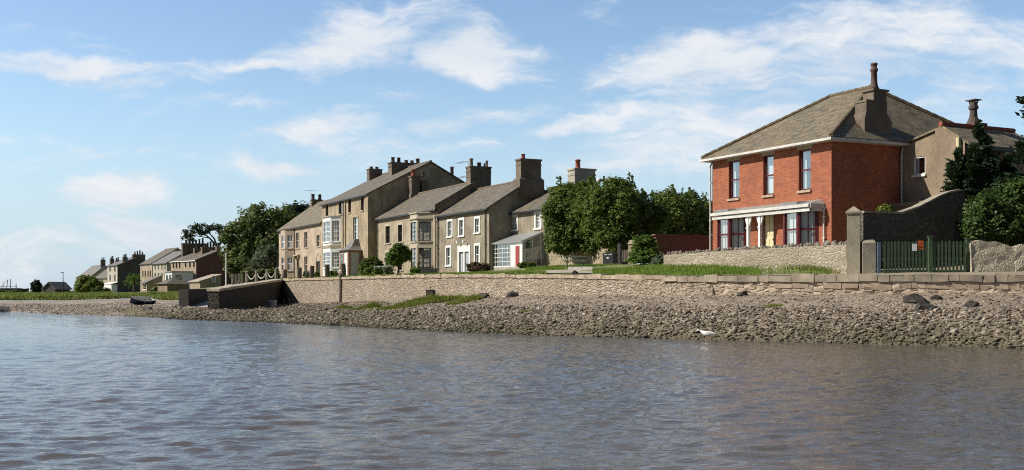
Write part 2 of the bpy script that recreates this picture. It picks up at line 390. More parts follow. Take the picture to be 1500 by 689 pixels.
# ------------------------------------------------------------------ terrain: water line, wall foot, wall top, house line
def smooth(a, k=9):
    ker = np.ones(k)/k
    return np.convolve(np.pad(a, k//2, mode='edge'), ker, 'valid')
ST = [  # px, water D, foot D, foot z, top z, inland D, inland z
 (2600,26,36,1.85,2.45,46,3.2),(1750,31,41.5,1.82,2.48,52,3.3),(1500,35.8,43.3,1.79,2.50,52,3.35),(1240,38.8,46,1.76,2.53,52.5,3.35),(1120,40.4,48,1.73,2.54,57.4,3.4),
 (1000,42.4,50.5,1.70,2.56,61,3.45),(900,44,54,1.66,2.63,70,3.5),(800,45.9,59.5,1.6,2.76,79,3.6),(700,48.4,67.5,1.44,2.87,91,3.45),(600,52.6,77.5,1.2,2.97,108,3.45),
 (500,58,91,.85,2.98,126,3.45),(405,64,112,.5,3.02,150,3.4),(400,64.4,112.5,.5,.52,152,3.3),(330,67.5,108,.6,.66,170,2.5),(264,70.5,118,.7,.78,190,1.9),(200,79,135,.82,.9,210,1.5),
 (100,84,134,.6,.68,235,1.1),(0,99,132,.58,.66,250,1.0),(-150,117,150,.5,.58,270,1.0),(-400,132,170,.5,.55,300,1.0),(-1200,170,230,.5,.55,420,1.0)]
stp = np.array([s[0] for s in ST], float)
def line(iD):
    return np.array([[wx(s[0], s[iD]), s[iD]] for s in ST])
NS = 520
ui = np.linspace(0, len(ST)-1, NS)
def resample(vals, k=21):
    v = np.interp(ui, np.arange(len(ST)), vals)
    return smooth(v, k)
Wl = np.stack([resample(line(1)[:,i]) for i in (0,1)], 1)
Fl = np.stack([resample(line(2)[:,i]) for i in (0,1)], 1); Fz = resample([s[3] for s in ST])
Tl = Fl.copy(); Tz = resample([s[4] for s in ST], 5)
Il = np.stack([resample(line(5)[:,i]) for i in (0,1)], 1); Iz = resample([s[6] for s in ST])
iw0 = int(np.argmin(np.abs(ui - 0))); iw1 = int(np.argmin(np.abs(ui - 11.0)))     # the quay wall's range
# land sheet
def grid_faces(nr, nc):
    i, j = np.meshgrid(np.arange(nr-1), np.arange(nc-1), indexing='ij')
    a = i*nc + j
    return np.stack([a, a+1, a+nc+1, a+nc], -1).reshape(-1, 4)
rows = []
nrm = Il - Tl; nrm /= np.linalg.norm(nrm, axis=1)[:,None]
nlen = np.linalg.norm(Il - Tl, axis=1)
back = np.array([.75, .66])
for q in np.linspace(0, 1, 14):
    p = Tl + nrm*.12 + (Il - Tl - nrm*.12)*q
    z = Tz + (Iz - Tz)*(q**1.12)
    z = z + .03*np.sin(p[:,0]*1.7 + p[:,1]*.9)*np.sin(p[:,1]*1.1)*(1 if 0 < q < 1 else 0)
    rows.append(np.column_stack([p, z]))
far_dir = np.stack([np.where(ui < 8, .8, .6), np.where(ui < 8, .6, .8)], 1)
for dd in (15, 60, 300, 1600, 4000):
    p = Il + far_dir*dd
    rows.append(np.column_stack([p, np.where(dd < 100, Iz, 1.2)*np.ones(NS)]))
LV = np.concatenate(rows); LF = grid_faces(len(rows), NS)
def m_land():
    t = NT('turf'); p = t.pos()
    n = t.noise(p, .35, 6, .6); f = t.noise(p, 6., 4, .7)
    col = t.ramp(n, [(.3, (.12,.155,.04)), (.5, (.18,.20,.06)), (.62, (.27,.235,.13)), (.75, (.18,.21,.055))])
    col = t.mix(t.rng(f, .35, .7, 0, .5), col, (.07,.085,.025))
    col = t.mix(t.rng(t.n('SeparateXYZ', Vector=p).outputs[0], 8.5, 11.5, 0, .92), col, t.mix(f, (.22,.18,.13), (.40,.34,.26)))
    return t.done(t.pbr(col, .95, t.bump(f, .6, .08)))
ground = np_mesh('ground', LV, LF, m_land(), True); ground['kind'] = 'structure'
# beach sheet
rows = []
NB = 26
for q in np.linspace(-.35, 1.0, NB):
    p = Wl + (Fl - Wl)*q
    if q < 0: z = np.full(NS, 0.) + q*2.2
    else: z = Fz*(max(q, 0)**.62)
    bump = .05*np.sin(p[:,0]*.9 + 1.3*p[:,1])*np.sin(p[:,1]*.8 - p[:,0]*.5) + .04*np.sin(p[:,0]*2.3 + p[:,1]*.4)
    z = z + bump*(0.7 if q > .02 else .3)
    if q == 1.0: z = Fz + .02; p = Fl + nrm*.35
    rows.append(np.column_stack([p, z]))
BV = np.concatenate(rows); BF = grid_faces(NB, NS)
def m_beach():
    t = NT('shingle_bed'); p = t.pos()
    vo = t.n('TexVoronoi', Vector=p, Scale=7.); sep = t.n('SeparateColor', Color=vo.outputs['Color'])
    n = t.noise(p, .3, 5, .6)
    col = t.ramp(sep.outputs[0], [(0, (.12,.095,.07)), (.5, (.24,.19,.145)), (1, (.37,.31,.24))])
    col = t.mix(t.rng(n, .4, .7, 0, .55), col, (.31,.245,.18))
    z = t.n('SeparateXYZ', Vector=p).outputs[2]
    weed = t.rng(t.math('ADD', z, t.rng(n, .3, .7, -.3, .3)), .15, .85, .75, 0)
    far = t.rng(t.n('SeparateXYZ', Vector=p).outputs[0], -24, -30, 1, .25)
    col = t.mix(t.math('MULTIPLY', weed, far), col, (.075,.07,.035))
    xx = t.n('SeparateXYZ', Vector=p).outputs[0]
    col = t.mix(t.rng(xx, -26, -32, 0, .75), col, t.mix(t.rng(t.noise(t.map(p, (.35, .35, 1)), 1., 8, .8), .38, .62), (.17,.13,.10), (.47,.39,.31)))
    return t.done(t.pbr(col, .9, t.bump(t.rng(vo.outputs['Distance'], 0, .6), .8, .06)))
beach = np_mesh('beach', BV, BF, m_beach(), True); beach['kind'] = 'structure'
_bl = BVHTree.FromPolygons([tuple(v) for v in LV], [tuple(f) for f in LF])
_bb = BVHTree.FromPolygons([tuple(v) for v in BV], [tuple(f) for f in BF])
def gz(x, y):
    h = _bl.ray_cast(Vector((x, y, 50)), Vector((0,0,-1)))[0]
    return h.z if h is not None else 1.0
def bz(x, y):
    h = _bb.ray_cast(Vector((x, y, 50)), Vector((0,0,-1)))[0]
    return h.z if h is not None else gz(x, y)
def sz(x, y):
    a = _bl.ray_cast(Vector((x, y, 50)), Vector((0,0,-1)))[0]; b = _bb.ray_cast(Vector((x, y, 50)), Vector((0,0,-1)))[0]
    zs = [h.z for h in (a, b) if h is not None]
    return max(zs) if zs else 0.

# ------------------------------------------------------------------ shingle: angular stones
def ico():
    import bmesh
    bm = bmesh.new(); bmesh.ops.create_icosphere(bm, subdivisions=1, radius=1)
    V = np.array([v.co[:] for v in bm.verts]); Fc = np.array([[v.index for v in f.verts] for f in bm.faces]); bm.free()
    return V, Fc
IV, IF = ico()
def stones(pts, sizes, flat=(.35,.72)):
    n = len(pts); k = len(IV)
    V = np.repeat(IV[None], n, 0)
    V = V*(1 + NR.uniform(-.32, .28, (n, k, 1)))
    V = V*np.stack([NR.uniform(.8,1.45,n), NR.uniform(.7,1.1,n), NR.uniform(*flat, n)], 1)[:,None,:]
    a = NR.uniform(0, 6.28, n); ca, sa = np.cos(a)[:,None], np.sin(a)[:,None]
    x = V[:,:,0]*ca - V[:,:,1]*sa; y = V[:,:,0]*sa + V[:,:,1]*ca; z = V[:,:,2]
    tl = NR.uniform(-.6,.6,(n,1)); z2 = z*np.cos(tl) + x*np.sin(tl); x2 = x*np.cos(tl) - z*np.sin(tl)
    V = np.stack([x2, y, z2], -1)*np.asarray(sizes)[:,None,None] + np.asarray(pts)[:,None,:]
    Fc = (IF[None] + (np.arange(n)*k)[:,None,None]).reshape(-1, 3)
    return V.reshape(-1, 3), Fc
def m_stones():
    t = NT('beach_stones'); p = t.pos(); r = t.island(); n = t.noise(p, .35, 4)
    z = t.n('SeparateXYZ', Vector=p).outputs[2]
    col = t.ramp(r, [(0, (.06,.047,.034)), (.3, (.15,.118,.086)), (.65, (.24,.195,.142)), (.9, (.34,.285,.215)), (1, (.46,.40,.32))])
    weed = t.math('MULTIPLY', t.rng(t.math('ADD', z, t.rng(n, .3, .7, -.35, .35)), .05, 1.0, .95, 0), t.rng(r, 0, 1, .9, .45))
    col = t.mix(weed, col, t.mix(n, (.04,.037,.015), (.13,.115,.05)))
    xx = t.n('SeparateXYZ', Vector=p).outputs[0]; far = t.rng(xx, -23, -30, 0, 1)
    col = t.mix(far, col, t.ramp(r, [(0, (.16,.12,.095)), (.5, (.36,.29,.225)), (1, (.52,.44,.36))]))
    wet = t.rng(z, .02, .12, .5, 1.)
    col = t.mix(1., col, t.n('CombineColor', Red=wet, Green=wet, Blue=wet).outputs[0], 'MULTIPLY')
    return t.done(t.pbr(col, .85, t.bump(t.noise(p, 18, 3), .4, .02)))
pts = []; szs = []
Wc = lambda u, q: (Wl[u]*(1-q) + Fl[u]*q)
seg = np.linalg.norm(np.diff(Wl, axis=0), axis=1)
wid = np.linalg.norm(Fl - Wl, axis=1)
dist = np.hypot(Wl[:,0], Wl[:,1])
dens = np.zeros(NS); dens[:-1] = seg*wid[:-1]/np.maximum(dist[:-1]/40, .8)**2
dens[(ui < .9)] *= .3; dens[ui > 14.2] *= .3; dens[ui > 19] = 0
pr = dens/dens.sum()
NST = 60000
us = NR.choice(NS, NST, p=pr)
for k in range(NST):
    u = min(us[k], NS-2); fr = R.random(); q = R.random()
    q = q*1.02 - .02
    if q > .55 and R.random() < .66: q = R.random()*.6
    if ui[u] > 11.3 and q > .62: continue
    p = Wc(u, q)*(1-fr) + Wc(u+1, q)*fr
    d = math.hypot(*p)
    s = min(.17, max(.03, .05*math.exp(R.gauss(0,.4))))*max(1, d/46)**.45*(1.12 if q < .5 else .7)*(.62 if ui[u] > 14.2 else 1)
    pts.append((p[0], p[1], bz(p[0], p[1]) + s*.18)); szs.append(s)
V, Fc = stones(np.array(pts), szs)
sh = np_mesh('shingle', V, Fc, m_stones(), False)
tag(sh, 'loose brown and olive cobbles covering the beach below the quay wall', 'shingle', kind='stuff')
# countable boulders
BOULD = [(1340,437,42.6,.52,'dark wet boulder, the largest, at the foot of the quay wall below the green gate'),(1352,449,41.0,.4,'flat brown boulder just below the biggest dark boulder'),
         (1372,434,43.0,.24,'small squared stone against the quay wall, right of the biggest dark boulder'),(1424,445,41.0,.3,'low broad brown rock on the shingle towards the right end of the beach'),
         (1366,452,40.6,.24,'thin dark slab of rock lying between two boulders on the shingle'),(842,440,57.5,.25,'lone dark rock on the upper shingle below the picnic table'),
         (1088,428.5,48.2,.3,'dark broken stones heap against the quay wall below the long grass'),(712,437,66,.55,'low dark rock at the wall foot below the white glass porch'),(752,436,62.5,.5,'jagged dark rock beside the wall foot, further from the grass tufts'),
         (217,446,88,.5,'grey boulder lying in front of the broken dark slipway wall')]
def m_bould():
    t = NT('boulder_rock'); n = t.noise(t.obj(), 3, 6, .65)
    return t.done(t.pbr(t.ramp(n, [(.3,(.018,.015,.013)),(.62,(.05,.042,.034)),(.85,(.15,.125,.1))]), .7, t.bump(n, .8, .08)))
MB_ = m_bould()
for (px, py, D, r, lab) in BOULD:
    r *= .8
    x = wx(px, D)
    import bmesh
    bm = bmesh.new(); bmesh.ops.create_icosphere(bm, subdivisions=2, radius=1)
    rr = random.Random(px)
    ph = [rr.uniform(0, 6) for _ in range(6)]
    for v in bm.verts:
        c = v.co; k = 1 + .16*math.sin(3*c.x+ph[0])*math.cos(2.5*c.y+ph[1]) + .14*math.sin(4*c.z+ph[2]+2*c.x) + rr.uniform(-.14,.12)
        v.co = Vector((c.x*1.15*k*r, c.y*.8*k*r, max(-.3, c.z)*.8*k*r))
    me = bpy.data.meshes.new('boulder'); bm.to_mesh(me); bm.free(); me.materials.append(MB_)
    o = bpy.data.objects.new('boulder', me); COL.objects.link(o); o.location = (x, D, bz(x, D)+.02); o.rotation_euler[2] = rr.uniform(-.4,.4)
    tag(o, lab, 'boulder', 'boulders on the beach')

# ------------------------------------------------------------------ water: real waves
def make_water():
    ys = [7.]
    while ys[-1] < 150: ys.append(ys[-1] + (.04 if ys[-1] > 10 else .2) + .0036*(ys[-1]-7))
    ys = np.array(ys); xs = np.concatenate([np.arange(-120, -40, .5), np.arange(-40, -11, .2), np.arange(-11, 11, .085), np.arange(11, 34.2, .2)])
    X, Y = np.meshgrid(xs, ys, indexing='xy')
    dy = (.04 + .0036*(Y-7))
    Z = np.zeros_like(X); 
    rs = np.random.RandomState(5)
    nW = 70
    lam = np.exp(rs.uniform(math.log(.12), math.log(.8), nW))
    th = math.radians(255) + rs.normal(0, .5, nW)
    slope = .031*(lam/.4)**-.12
    amp = slope*lam/(2*math.pi)
    wx_ = .25*np.sin(.31*X + .17*Y) + .3*np.sin(.13*X - .23*Y + 1)
    gust = .8 + .28*np.sin(.11*X + .05*Y + .6)*np.sin(.07*Y + .9) + .12*np.sin(.31*X - .2*Y)
    calm = np.clip((X - 2)/14, 0, 1)*.05                      # lee of the wall on the right
    for k in range(nW):
        kk = 2*math.pi/lam[k]
        ph = kk*((X+wx_)*math.cos(th[k]) + Y*math.sin(th[k])) + rs.uniform(0, 6.28)
        att = np.clip((lam[k] - 2*dy)/(2*dy), 0, 1)
        s = np.sin(ph)
        Z += amp[k]*att*(s + .25*np.cos(2*ph))
    Z *= (gust - calm)
    V = np.stack([X, Y, Z], -1).reshape(-1, 3)
    Fc = grid_faces(len(ys), len(xs))
    n0 = len(V)
    ex = np.array([(-400,-200,0),(400,-200,0),(400,7,-.02),(-400,7,-.02), (-400,7,-.02),(-120,7,-.02),(-120,150,-.02),(-400,150,-.02), (34,7,-.02),(400,7,-.02),(400,60,-.02),(34,60,-.02), (-400,150,-.02),(-120,150,-.02),(-120,260,-.02),(-400,260,-.02)], float)
    V = np.concatenate([V, ex]); Fc = np.concatenate([Fc, n0 + np.arange(16).reshape(4,4)])
    t = NT('river_water'); p = t.pos()
    n1 = t.noise(t.map(p, (1.2, 2.6, 1)), 4.5, 3, .6); n2 = t.noise(t.map(p, (1, 2.2, 1)), 15., 3, .6)
    b = t.bump(n1, .32, .05); b2 = t.bump(n2, .3, .012, b)
    mud = t.mix(t.rng(t.noise(p, .12, 3), .35, .65), (.09,.078,.065), (.118,.101,.083))
    w = np_mesh('water', V, Fc, t.done(t.pbr(mud, .035, b2, IOR=1.333)), True)
    w['kind'] = 'structure'
make_water()
# ------------------------------------------------------------------ building kit (local frame: x right along the front, y inwards, z up)
class Fr:
    def __init__(s, px, D, ang, zb):
        s.O = (wx(px, D), D); s.a = math.radians(ang); s.zb = zb
        s.r = (math.cos(s.a), math.sin(s.a)); s.v = (-math.sin(s.a), math.cos(s.a))
    def lx(s, px, y=0):
        k = (px-CX)/F
        return (k*(s.O[1]+s.v[1]*y) - s.O[0] - s.v[0]*y)/(s.r[0] - k*s.r[1])
    def ly(s, px, x=0):
        k = (px-CX)/F
        return (k*(s.O[1]+s.r[1]*x) - s.O[0] - s.r[0]*x)/(s.v[0] - k*s.v[1])
    def D(s, x, y=0): return s.O[1] + s.r[1]*x + s.v[1]*y
    def zz(s, px, py, y=0): return wz(py, s.D(s.lx(px, y), y)) - s.zb           # local height of a pixel on the plane y
    def zx(s, px, py, x=0): y = s.ly(px, x); return wz(py, s.D(x, y)) - s.zb     # ... on the side plane x
    def rect(s, x0, x1, y0, y1, y=0):
        c = (x0+x1)/2
        return (s.lx(x0, y), s.lx(x1, y), s.zz(c, y1, y), s.zz(c, y0, y))
    def loc(s): return (s.O[0], s.O[1], s.zb)
    def root(s, name, label, cat, group=None): return thing(name, label, cat, s.loc(), s.a, group)

def window(root, a, e, rect, fm, bars=(1,2), fw=.07, inset=.1, surround=0, sm=None, sill=True, curtain=None, silm=None, name='window', bw=.035, lintel=None, skip_glass=False):
    n = (-e[1], e[0]); u0, u1, z0, z1 = rect
    fw = min(fw, (u1-u0)*.2)
    m = MB(); d0, d1 = inset, inset+.06
    m.obox(a,e,n,u0,u0+fw,d0,d1,z0,z1); m.obox(a,e,n,u1-fw,u1,d0,d1,z0,z1)
    m.obox(a,e,n,u0+fw,u1-fw,d0,d1,z1-fw,z1); m.obox(a,e,n,u0+fw,u1-fw,d0,d1,z0,z0+fw)
    nx, nz = bars
    for i in range(1, nx):
        u = u0+fw+(u1-u0-2*fw)*i/nx; m.obox(a,e,n,u-bw/2,u+bw/2,d0+.012,d1-.012,z0+fw,z1-fw)
    for j in range(1, nz):
        z = z0+fw+(z1-z0-2*fw)*j/nz; w = bw*(1.6 if (nz % 2 == 0 and j == nz//2) else 1)
        m.obox(a,e,n,u0+fw,u1-fw,d0+.008,d1-.008,z-w/2,z+w/2)
    W = m.build(name, fm, root)
    P = lambda u, d, z: (a[0]+e[0]*u+n[0]*d, a[1]+e[1]*u+n[1]*d, z)
    g = MB(); d = inset+.035; g.quad(P(u0+fw*.5,d,z0+fw*.5), P(u1-fw*.5,d,z0+fw*.5), P(u1-fw*.5,d,z1-fw*.5), P(u0+fw*.5,d,z1-fw*.5))
    g.build('pane', M['glass'], W)
    if surround:
        q = MB(); s = surround
        q.obox(a,e,n,u0-s,u0,-.035,.03,z0-s*.6,z1+s); q.obox(a,e,n,u1,u1+s,-.035,.03,z0-s*.6,z1+s); q.obox(a,e,n,u0,u1,-.035,.03,z1,z1+s)
        q.build('surround', sm or fm, W)
    if sill:
        q = MB(); s = surround + .06
        q.obox(a,e,n,u0-s,u1+s,-.1,inset,z0-.12,z0-.002); q.build('sill', silm or M['sandstone'], W)
    if lintel:
        q = MB(); q.obox(a,e,n,u0-.12,u1+.12,-.02,.05,z1+.002,z1+lintel); q.build('lintel', silm or M['sandstone'], W)
    if curtain:
        q = MB(); kz = curtain[2] if len(curtain) > 2 else 1.
        for (c0, c1) in curtain[0]:
            A0, A1 = u0+(u1-u0)*c0, u0+(u1-u0)*c1; nn = max(4, int((A1-A0)/.09))
            zb, zt = z0+.02, z0 + (z1-z0)*kz
            for i in range(nn):
                ua, ub = A0+(A1-A0)*i/nn, A0+(A1-A0)*(i+1)/nn
                da, db = d+.12+.03*(i % 2), d+.12+.03*((i+1) % 2)
                q.quad(P(ua,da,zb), P(ub,db,zb), P(ub,db,zt), P(ua,da,zt))
        q.build('curtain', curtain[1], W)
    return W
def door(root, a, e, rect, dm, fm=None, inset=.15, panels=4, knob=True, label=None):
    n = (-e[1], e[0]); u0, u1, z0, z1 = rect
    m = MB(); m.obox(a,e,n,u0,u1,inset,inset+.05,z0,z1)
    w, h = (u1-u0), (z1-z0)
    for j in range(panels//2):
        for i in range(2):
            m.obox(a,e,n,u0+w*(.1+.43*i),u0+w*(.47+.43*i),inset-.025,inset,z0+h*(.08+.46*j),z0+h*(.46+.46*j))
    o = m.build('door', dm, root, label=label)
    if knob:
        k = MB(); c = (a[0]+e[0]*(u0+w*.88)+n[0]*(inset-.06), a[1]+e[1]*(u0+w*.88)+n[1]*(inset-.06), z0+h*.45)
        k.box(c[0]-.03,c[0]+.03,c[1]-.03,c[1]+.03,c[2]-.06,c[2]+.06); k.build('handle', M['steel'], o)
    if fm:
        f = MB(); s = .09
        f.obox(a,e,n,u0-s,u0,.0,inset+.04,z0,z1+s); f.obox(a,e,n,u1,u1+s,.0,inset+.04,z0,z1+s); f.obox(a,e,n,u0,u1,.0,inset+.04,z1,z1+s)
        f.build('door_frame', fm, o)
    return o
def chimney(root, x, y, z0, z1, lx, ly, pots=(), m='rend_chim', cap=.12, base=None, potm='darkpot'):
    b = MB(); b.box(x-lx/2,x+lx/2,y-ly/2,y+ly/2,z0,z1)
    b.box(x-lx/2-cap*.5,x+lx/2+cap*.5,y-ly/2-cap*.5,y+ly/2+cap*.5,z1-.42,z1-.3); b.box(x-lx/2-cap,x+lx/2+cap,y-ly/2-cap,y+ly/2+cap,z1-.002,z1+.14)
    if base: b.box(x-lx/2-base[0],x+lx/2+base[0],y-ly/2-base[0],y+ly/2+base[0],z0,z0+base[1]); b.frustum((x,y,z0+base[1]+.001),(x,y,z0+base[1]+base[0]*1.2),(lx/2+base[0]-.003,ly/2+base[0]-.003),(lx/2+.004,ly/2+.004))
    c = b.build('chimney', M[m], root)
    for p in pots:
        dx, dy, h, r = p[:4]; pm = p[4] if len(p) > 4 else potm
        q = MB(); q.lathe((x+dx,y+dy,z1+.14),[(r*1.25,0),(r*1.2,.06),(r*1.02,.1),(r*.92,h*.82),(r*1.18,h*.84),(r*1.2,h*.95),(r*.9,h)],10)
        q.build('chimney_pot', M[pm], c, smooth=True)
    return c
def roof_gable(root, x0, x1, y0, y1, ze, zr, yr, mat, oh=.25, ohs=.12, th=.14, name='roof', ridge=None, eave2=None, fascia=None):
    """two slopes, ridge along x at (yr, zr)"""
    m = MB(); e2 = ze if eave2 is None else eave2
    s1 = (zr-ze)/(yr-y0); s2 = (zr-e2)/(y1-yr)
    A = (y0-oh, ze-oh*s1); B = (yr, zr); C_ = (y1+oh, e2-oh*s2)
    prof = [A, B, C_, (C_[0], C_[1]+th), (B[0], B[1]+th*1.15), (A[0], A[1]+th)]
    m.prism([(x0-ohs, p[0], p[1]+.02) for p in prof], (x1-x0+2*ohs, 0, 0))
    rf = m.build(name, mat, root)
    r = MB(); r.tube([(x0-ohs,yr,zr+th*1.3),(x1+ohs,yr,zr+th*1.3)], .11, 8); r.build('ridge_tiles', M['rend_chim'] if ridge is None else ridge, rf)
    g = MB(); g.box(x0-ohs,x1+ohs,A[0]-.09,A[0]-.002,A[1]-.06,A[1]+.08)
    g.build('gutter', fascia or M['black'], root)
    return rf
def house(name, label, cat, fr, pxl, zeave, depth, rise, wm, rm, rects=(), yr=None, group=None, gutter=None, sidem=None, ridge=None, oh=.25, x1=0, hip=False):
    """gabled house; front plane y=0 from lx(pxl) to x1; rects are openings (u measured in local x)"""
    root = fr.root(name, label, cat, group)
    x0 = fr.lx(pxl) if pxl is not None else -8
    yr = depth/2 if yr is None else yr; zr = zeave + rise
    L = x1-x0
    m = MB(); m.panel((x0,0), (x1,0), -.8, zeave, [(r[0]-x0, r[1]-x0, r[2], r[3]) for r in rects], .2)
    for (xx, flip) in ((x1, 0), (x0, 1)):
        pent = [(xx,0,-.8),(xx,depth,-.8),(xx,depth,zeave),(xx,yr,zr),(xx,0,zeave)]
        m.add(pent[::-1] if flip else pent, [(0,1,2,3,4)])
    m.quad((x1,depth,-.8),(x0,depth,-.8),(x0,depth,zeave),(x1,depth,zeave))
    m.build('wall', wm, root)
    rf = roof_gable(root, x0, x1, 0, depth, zeave, zr, yr, rm, oh=oh, fascia=gutter, ridge=ridge)
    return root, x0, x1
E1 = (1, 0)
def win(root, fr, r, fm, **kw): return window(root, (0,0), E1, r, fm, **kw)
def downpipe(root, x, y, z0, z1, m, r=.05):
    q = MB(); q.tube([(x,y,z0),(x,y,z1-.25),(x,y+.12,z1)], r, 8)
    for k in range(3): z = z0+(z1-z0)*(.1+.35*k); q.box(x-.08,x+.08,y-.04,y+.09,z,z+.05)
    return q.build('downpipe', m, root)
def bay(root, xc0, xc1, p, c, z0, z1, levels, wm, fm, bars_f=(2,4), bars_c=(3,4), surround=0, top='flat', topm=None, cur=None, sillm=None, mx=.14, fw=.07, bw=.04):
    """canted bay: wall feet at xc0-c and xc1+c on y=0, front from xc0 to xc1 at y=-p"""
    P = [(xc0-c,0),(xc0,-p),(xc1,-p),(xc1+c,0)]
    m = MB(); wins = []
    for i in range(3):
        a, b = Vector(P[i]), Vector(P[i+1]); L = (b-a).length; e = (b-a)/L
        hs = []
        for (lo, hi) in levels:
            h = (mx, L-mx, lo, hi); hs.append(h); wins.append((a, e, h, i))
        m.panel(P[i], P[i+1], z0, z1, hs, .14)
    B_ = m.build('bay', wm, root)
    for (a, e, h, i) in wins:
        window(B_, a, e, h, fm, bars=bars_f if i != 2 else bars_c, inset=.06, fw=fw, bw=bw, sill=True, silm=sillm or wm, curtain=cur)
    t = MB()
    O = .12
    Q = [(xc0-c-O,.0),(xc0-O*.5,-p-O),(xc1+O*.5,-p-O),(xc1+c+O,.0)]
    if top == 'flat':
        t.prism([(x,y,z1-.002) for x,y in Q], (0,0,.16))
    elif top == 'parapet':
        t.prism([(x,y,z1-.002) for x,y in Q], (0,0,.12))
        Q2 = [(xc0-c,.0),(xc0,-p),(xc1,-p),(xc1+c,.0)]
        t.prism([(x,y,z1+.12) for x,y in Q2], (0,0,.42)); t.prism([(x,y,z1+.53) for x,y in Q], (0,0,.1))
    else:
        cx = (xc0+xc1)/2
        t.add([(x,y,z1) for x,y in Q] + [(cx-.4,.0,z1+top),(cx+.4,.0,z1+top)], [(0,1,4),(1,2,5,4),(2,3,5),(3,2,1,0),(0,4,5,3)])
    t.build('bay_roof', topm or M['lead'], B_)
    return B_
def mount_from(fr, px_r, px_f, px_l):
    """bay corners from pixels: right foot on y=0 at px_r, its front corner at px_f, front's left end at px_l"""
    xr = fr.lx(px_r)
    # front corner (xr-c, -c) must project to px_f
    lo, hi = .1, 4.
    for _ in range(40):
        c = (lo+hi)/2; x, y = xr-c, -c
        X = fr.O[0]+fr.r[0]*x+fr.v[0]*y; Y = fr.D(x, y); p = CX+F*X/Y
        if p > px_f: lo = c
        else: hi = c
    return xr-c, fr.lx(px_l, -c), c
AT = -63.43
# ================================================================== red house
fr = Fr(1218, 55, AT, 3.45)
ze = wz(203, 55) - 3.45
root = fr.root('red_brick_house', 'red brick house with hipped slate roof and white veranda behind the garden wall', 'house')
x0 = fr.lx(1043.5); dep = 12.
ups = [fr.rect(1067.5,1083,235.5,291), fr.rect(1118,1133,227.5,286), fr.rect(1170,1187.5,219,279)]
dr = fr.rect(1118,1133,309,372); dr = (dr[0], dr[1], -.1, dr[3])
fl = (fr.lx(1137), fr.lx(1137)+.01, 0, .1)
m = MB(); m.panel((x0,0),(0,0),-.8,ze,[(r[0]-x0,r[1]-x0,r[2],r[3]) for r in ups+[dr]],.2)
m.quad((0,0,-.8),(0,dep,-.8),(0,dep,ze),(0,0,ze)); m.quad((0,dep,-.8),(x0,dep,-.8),(x0,dep,ze),(0,dep,ze)); m.quad((x0,dep,-.8),(x0,0,-.8),(x0,0,ze),(x0,dep,ze))
m.build('wall', M['brick'], root)
for i, r in enumerate(ups):
    window(root,(0,0),E1,r,M['maroon'],bars=(1,2),fw=.09,inset=.12,lintel=.42,silm=M['sandstone'],bw=.05,curtain=([(0,1)] if i == 1 else [(.0,.32),(.68,1)],M['curtain']))
O = .45; zE = ze-.08; zr = 13.0-3.45; a1, a0 = -3.4, -6.5; yh = dep/2
m = MB(); th = .14
def hiproof(dz): return [(x0-O,-O,zE+dz),(O,-O,zE+dz),(O,dep+O,zE+dz),(x0-O,dep+O,zE+dz),(a0,yh,zr+dz),(a1,yh,zr+dz)]
V0, V1 = hiproof(0), hiproof(th)
m.add(V0+V1, [(6,7,11,10),(7,8,11),(8,9,10,11),(9,6,10),(0,4,5,1),(1,5,2),(2,5,4,3),(3,4,0),(0,1,7,6),(1,2,8,7),(2,3,9,8),(3,0,6,9)])
rf = m.build('roof', M['slate2'], root)
m = MB()
for (p, q) in ((V1[0],V1[4]),(V1[1],V1[5]),(V1[4],V1[5]),(V1[2],V1[5]),(V1[3],V1[4])):
    P0, P1 = Vector(p), Vector(q); n = int((P1-P0).length/.45)
    for k in range(n):
        A_, B_ = P0.lerp(P1, k/n), P0.lerp(P1, (k+.97)/n); m.tube([A_+Vector((0,0,.02)), B_+Vector((0,0,.05))], .12, 7)
m.build('ridge_tiles', m_plain('mossy_ridge_tiles',(.15,.115,.07),.9,.5,3), rf)
m = MB(); g = .1
m.box(x0-O-g,O+g,-O-g,-O+.02,zE-.06,zE+.06); m.box(O-.02,O+g,-O+.02,dep+O,zE-.06,zE+.06); m.box(x0-O-g,x0-O+.02,-O+.021,dep+O,zE-.06,zE+.06)
m.box(x0-O,O-.03,-O+.03,-.003,zE-.06,zE-.01); m.box(.003,O-.03,.0,dep,zE-.06,zE-.01)
m.build('gutter', M['offwhite'], root)
downpipe(root, x0-.06, -.1, -.3, zE-.1, M['offwhite'])
# veranda: bays, pent roof, posts
zv = fr.zz(1143,313) ; zv = fr.zz(1200, 303, -.9)
levels = [(fr.zz(1185,357,-.4)-.25, fr.zz(1185,306.5,-.4))]
wb = levels[0]
for (pr, pf, pl) in ((1199.5,1168.5,1147),(1094.5,1067.5,1050)):
    xf, xl, c = mount_from(fr, pr, pf, pl)
    B_ = bay(root, xl, xf, c, c, -.6, wb[1]+.25, [wb], M['maroon'], M['maroon'], bars_f=(1,2), bars_c=(1,2), mx=.12, fw=.06, bw=.06, cur=([(0,.44),(.54,1)], M['curtain'], 1.), sillm=M['maroon'])
    print('bay', xl, xf, c, wb)
pv = c + .1
xv0, xv1, xB = fr.lx(1044,-pv), fr.lx(1187,-pv), fr.lx(1207)
zf = fr.zz(1203, 302, -pv)
m = MB()
zt = zf + .27
m.add([(xv0,-pv-.1,zf+.12),(xv1,-pv-.1,zf+.12),(xB+.1,-.003,zf+.12),(xB-.25,-.003,zt+.1),(xv0,-.003,zt+.1)]+[(xv0,-pv-.1,zf+.19),(xv1,-pv-.1,zf+.19),(xB+.1,-.003,zf+.19),(xB-.25,-.003,zt+.17),(xv0,-.003,zt+.17)], [(0,1,3,4),(1,2,3),(5,9,8,6),(6,8,7),(0,5,6,1),(1,6,7,2),(2,7,8,3),(3,8,9,4),(4,9,5,0)])
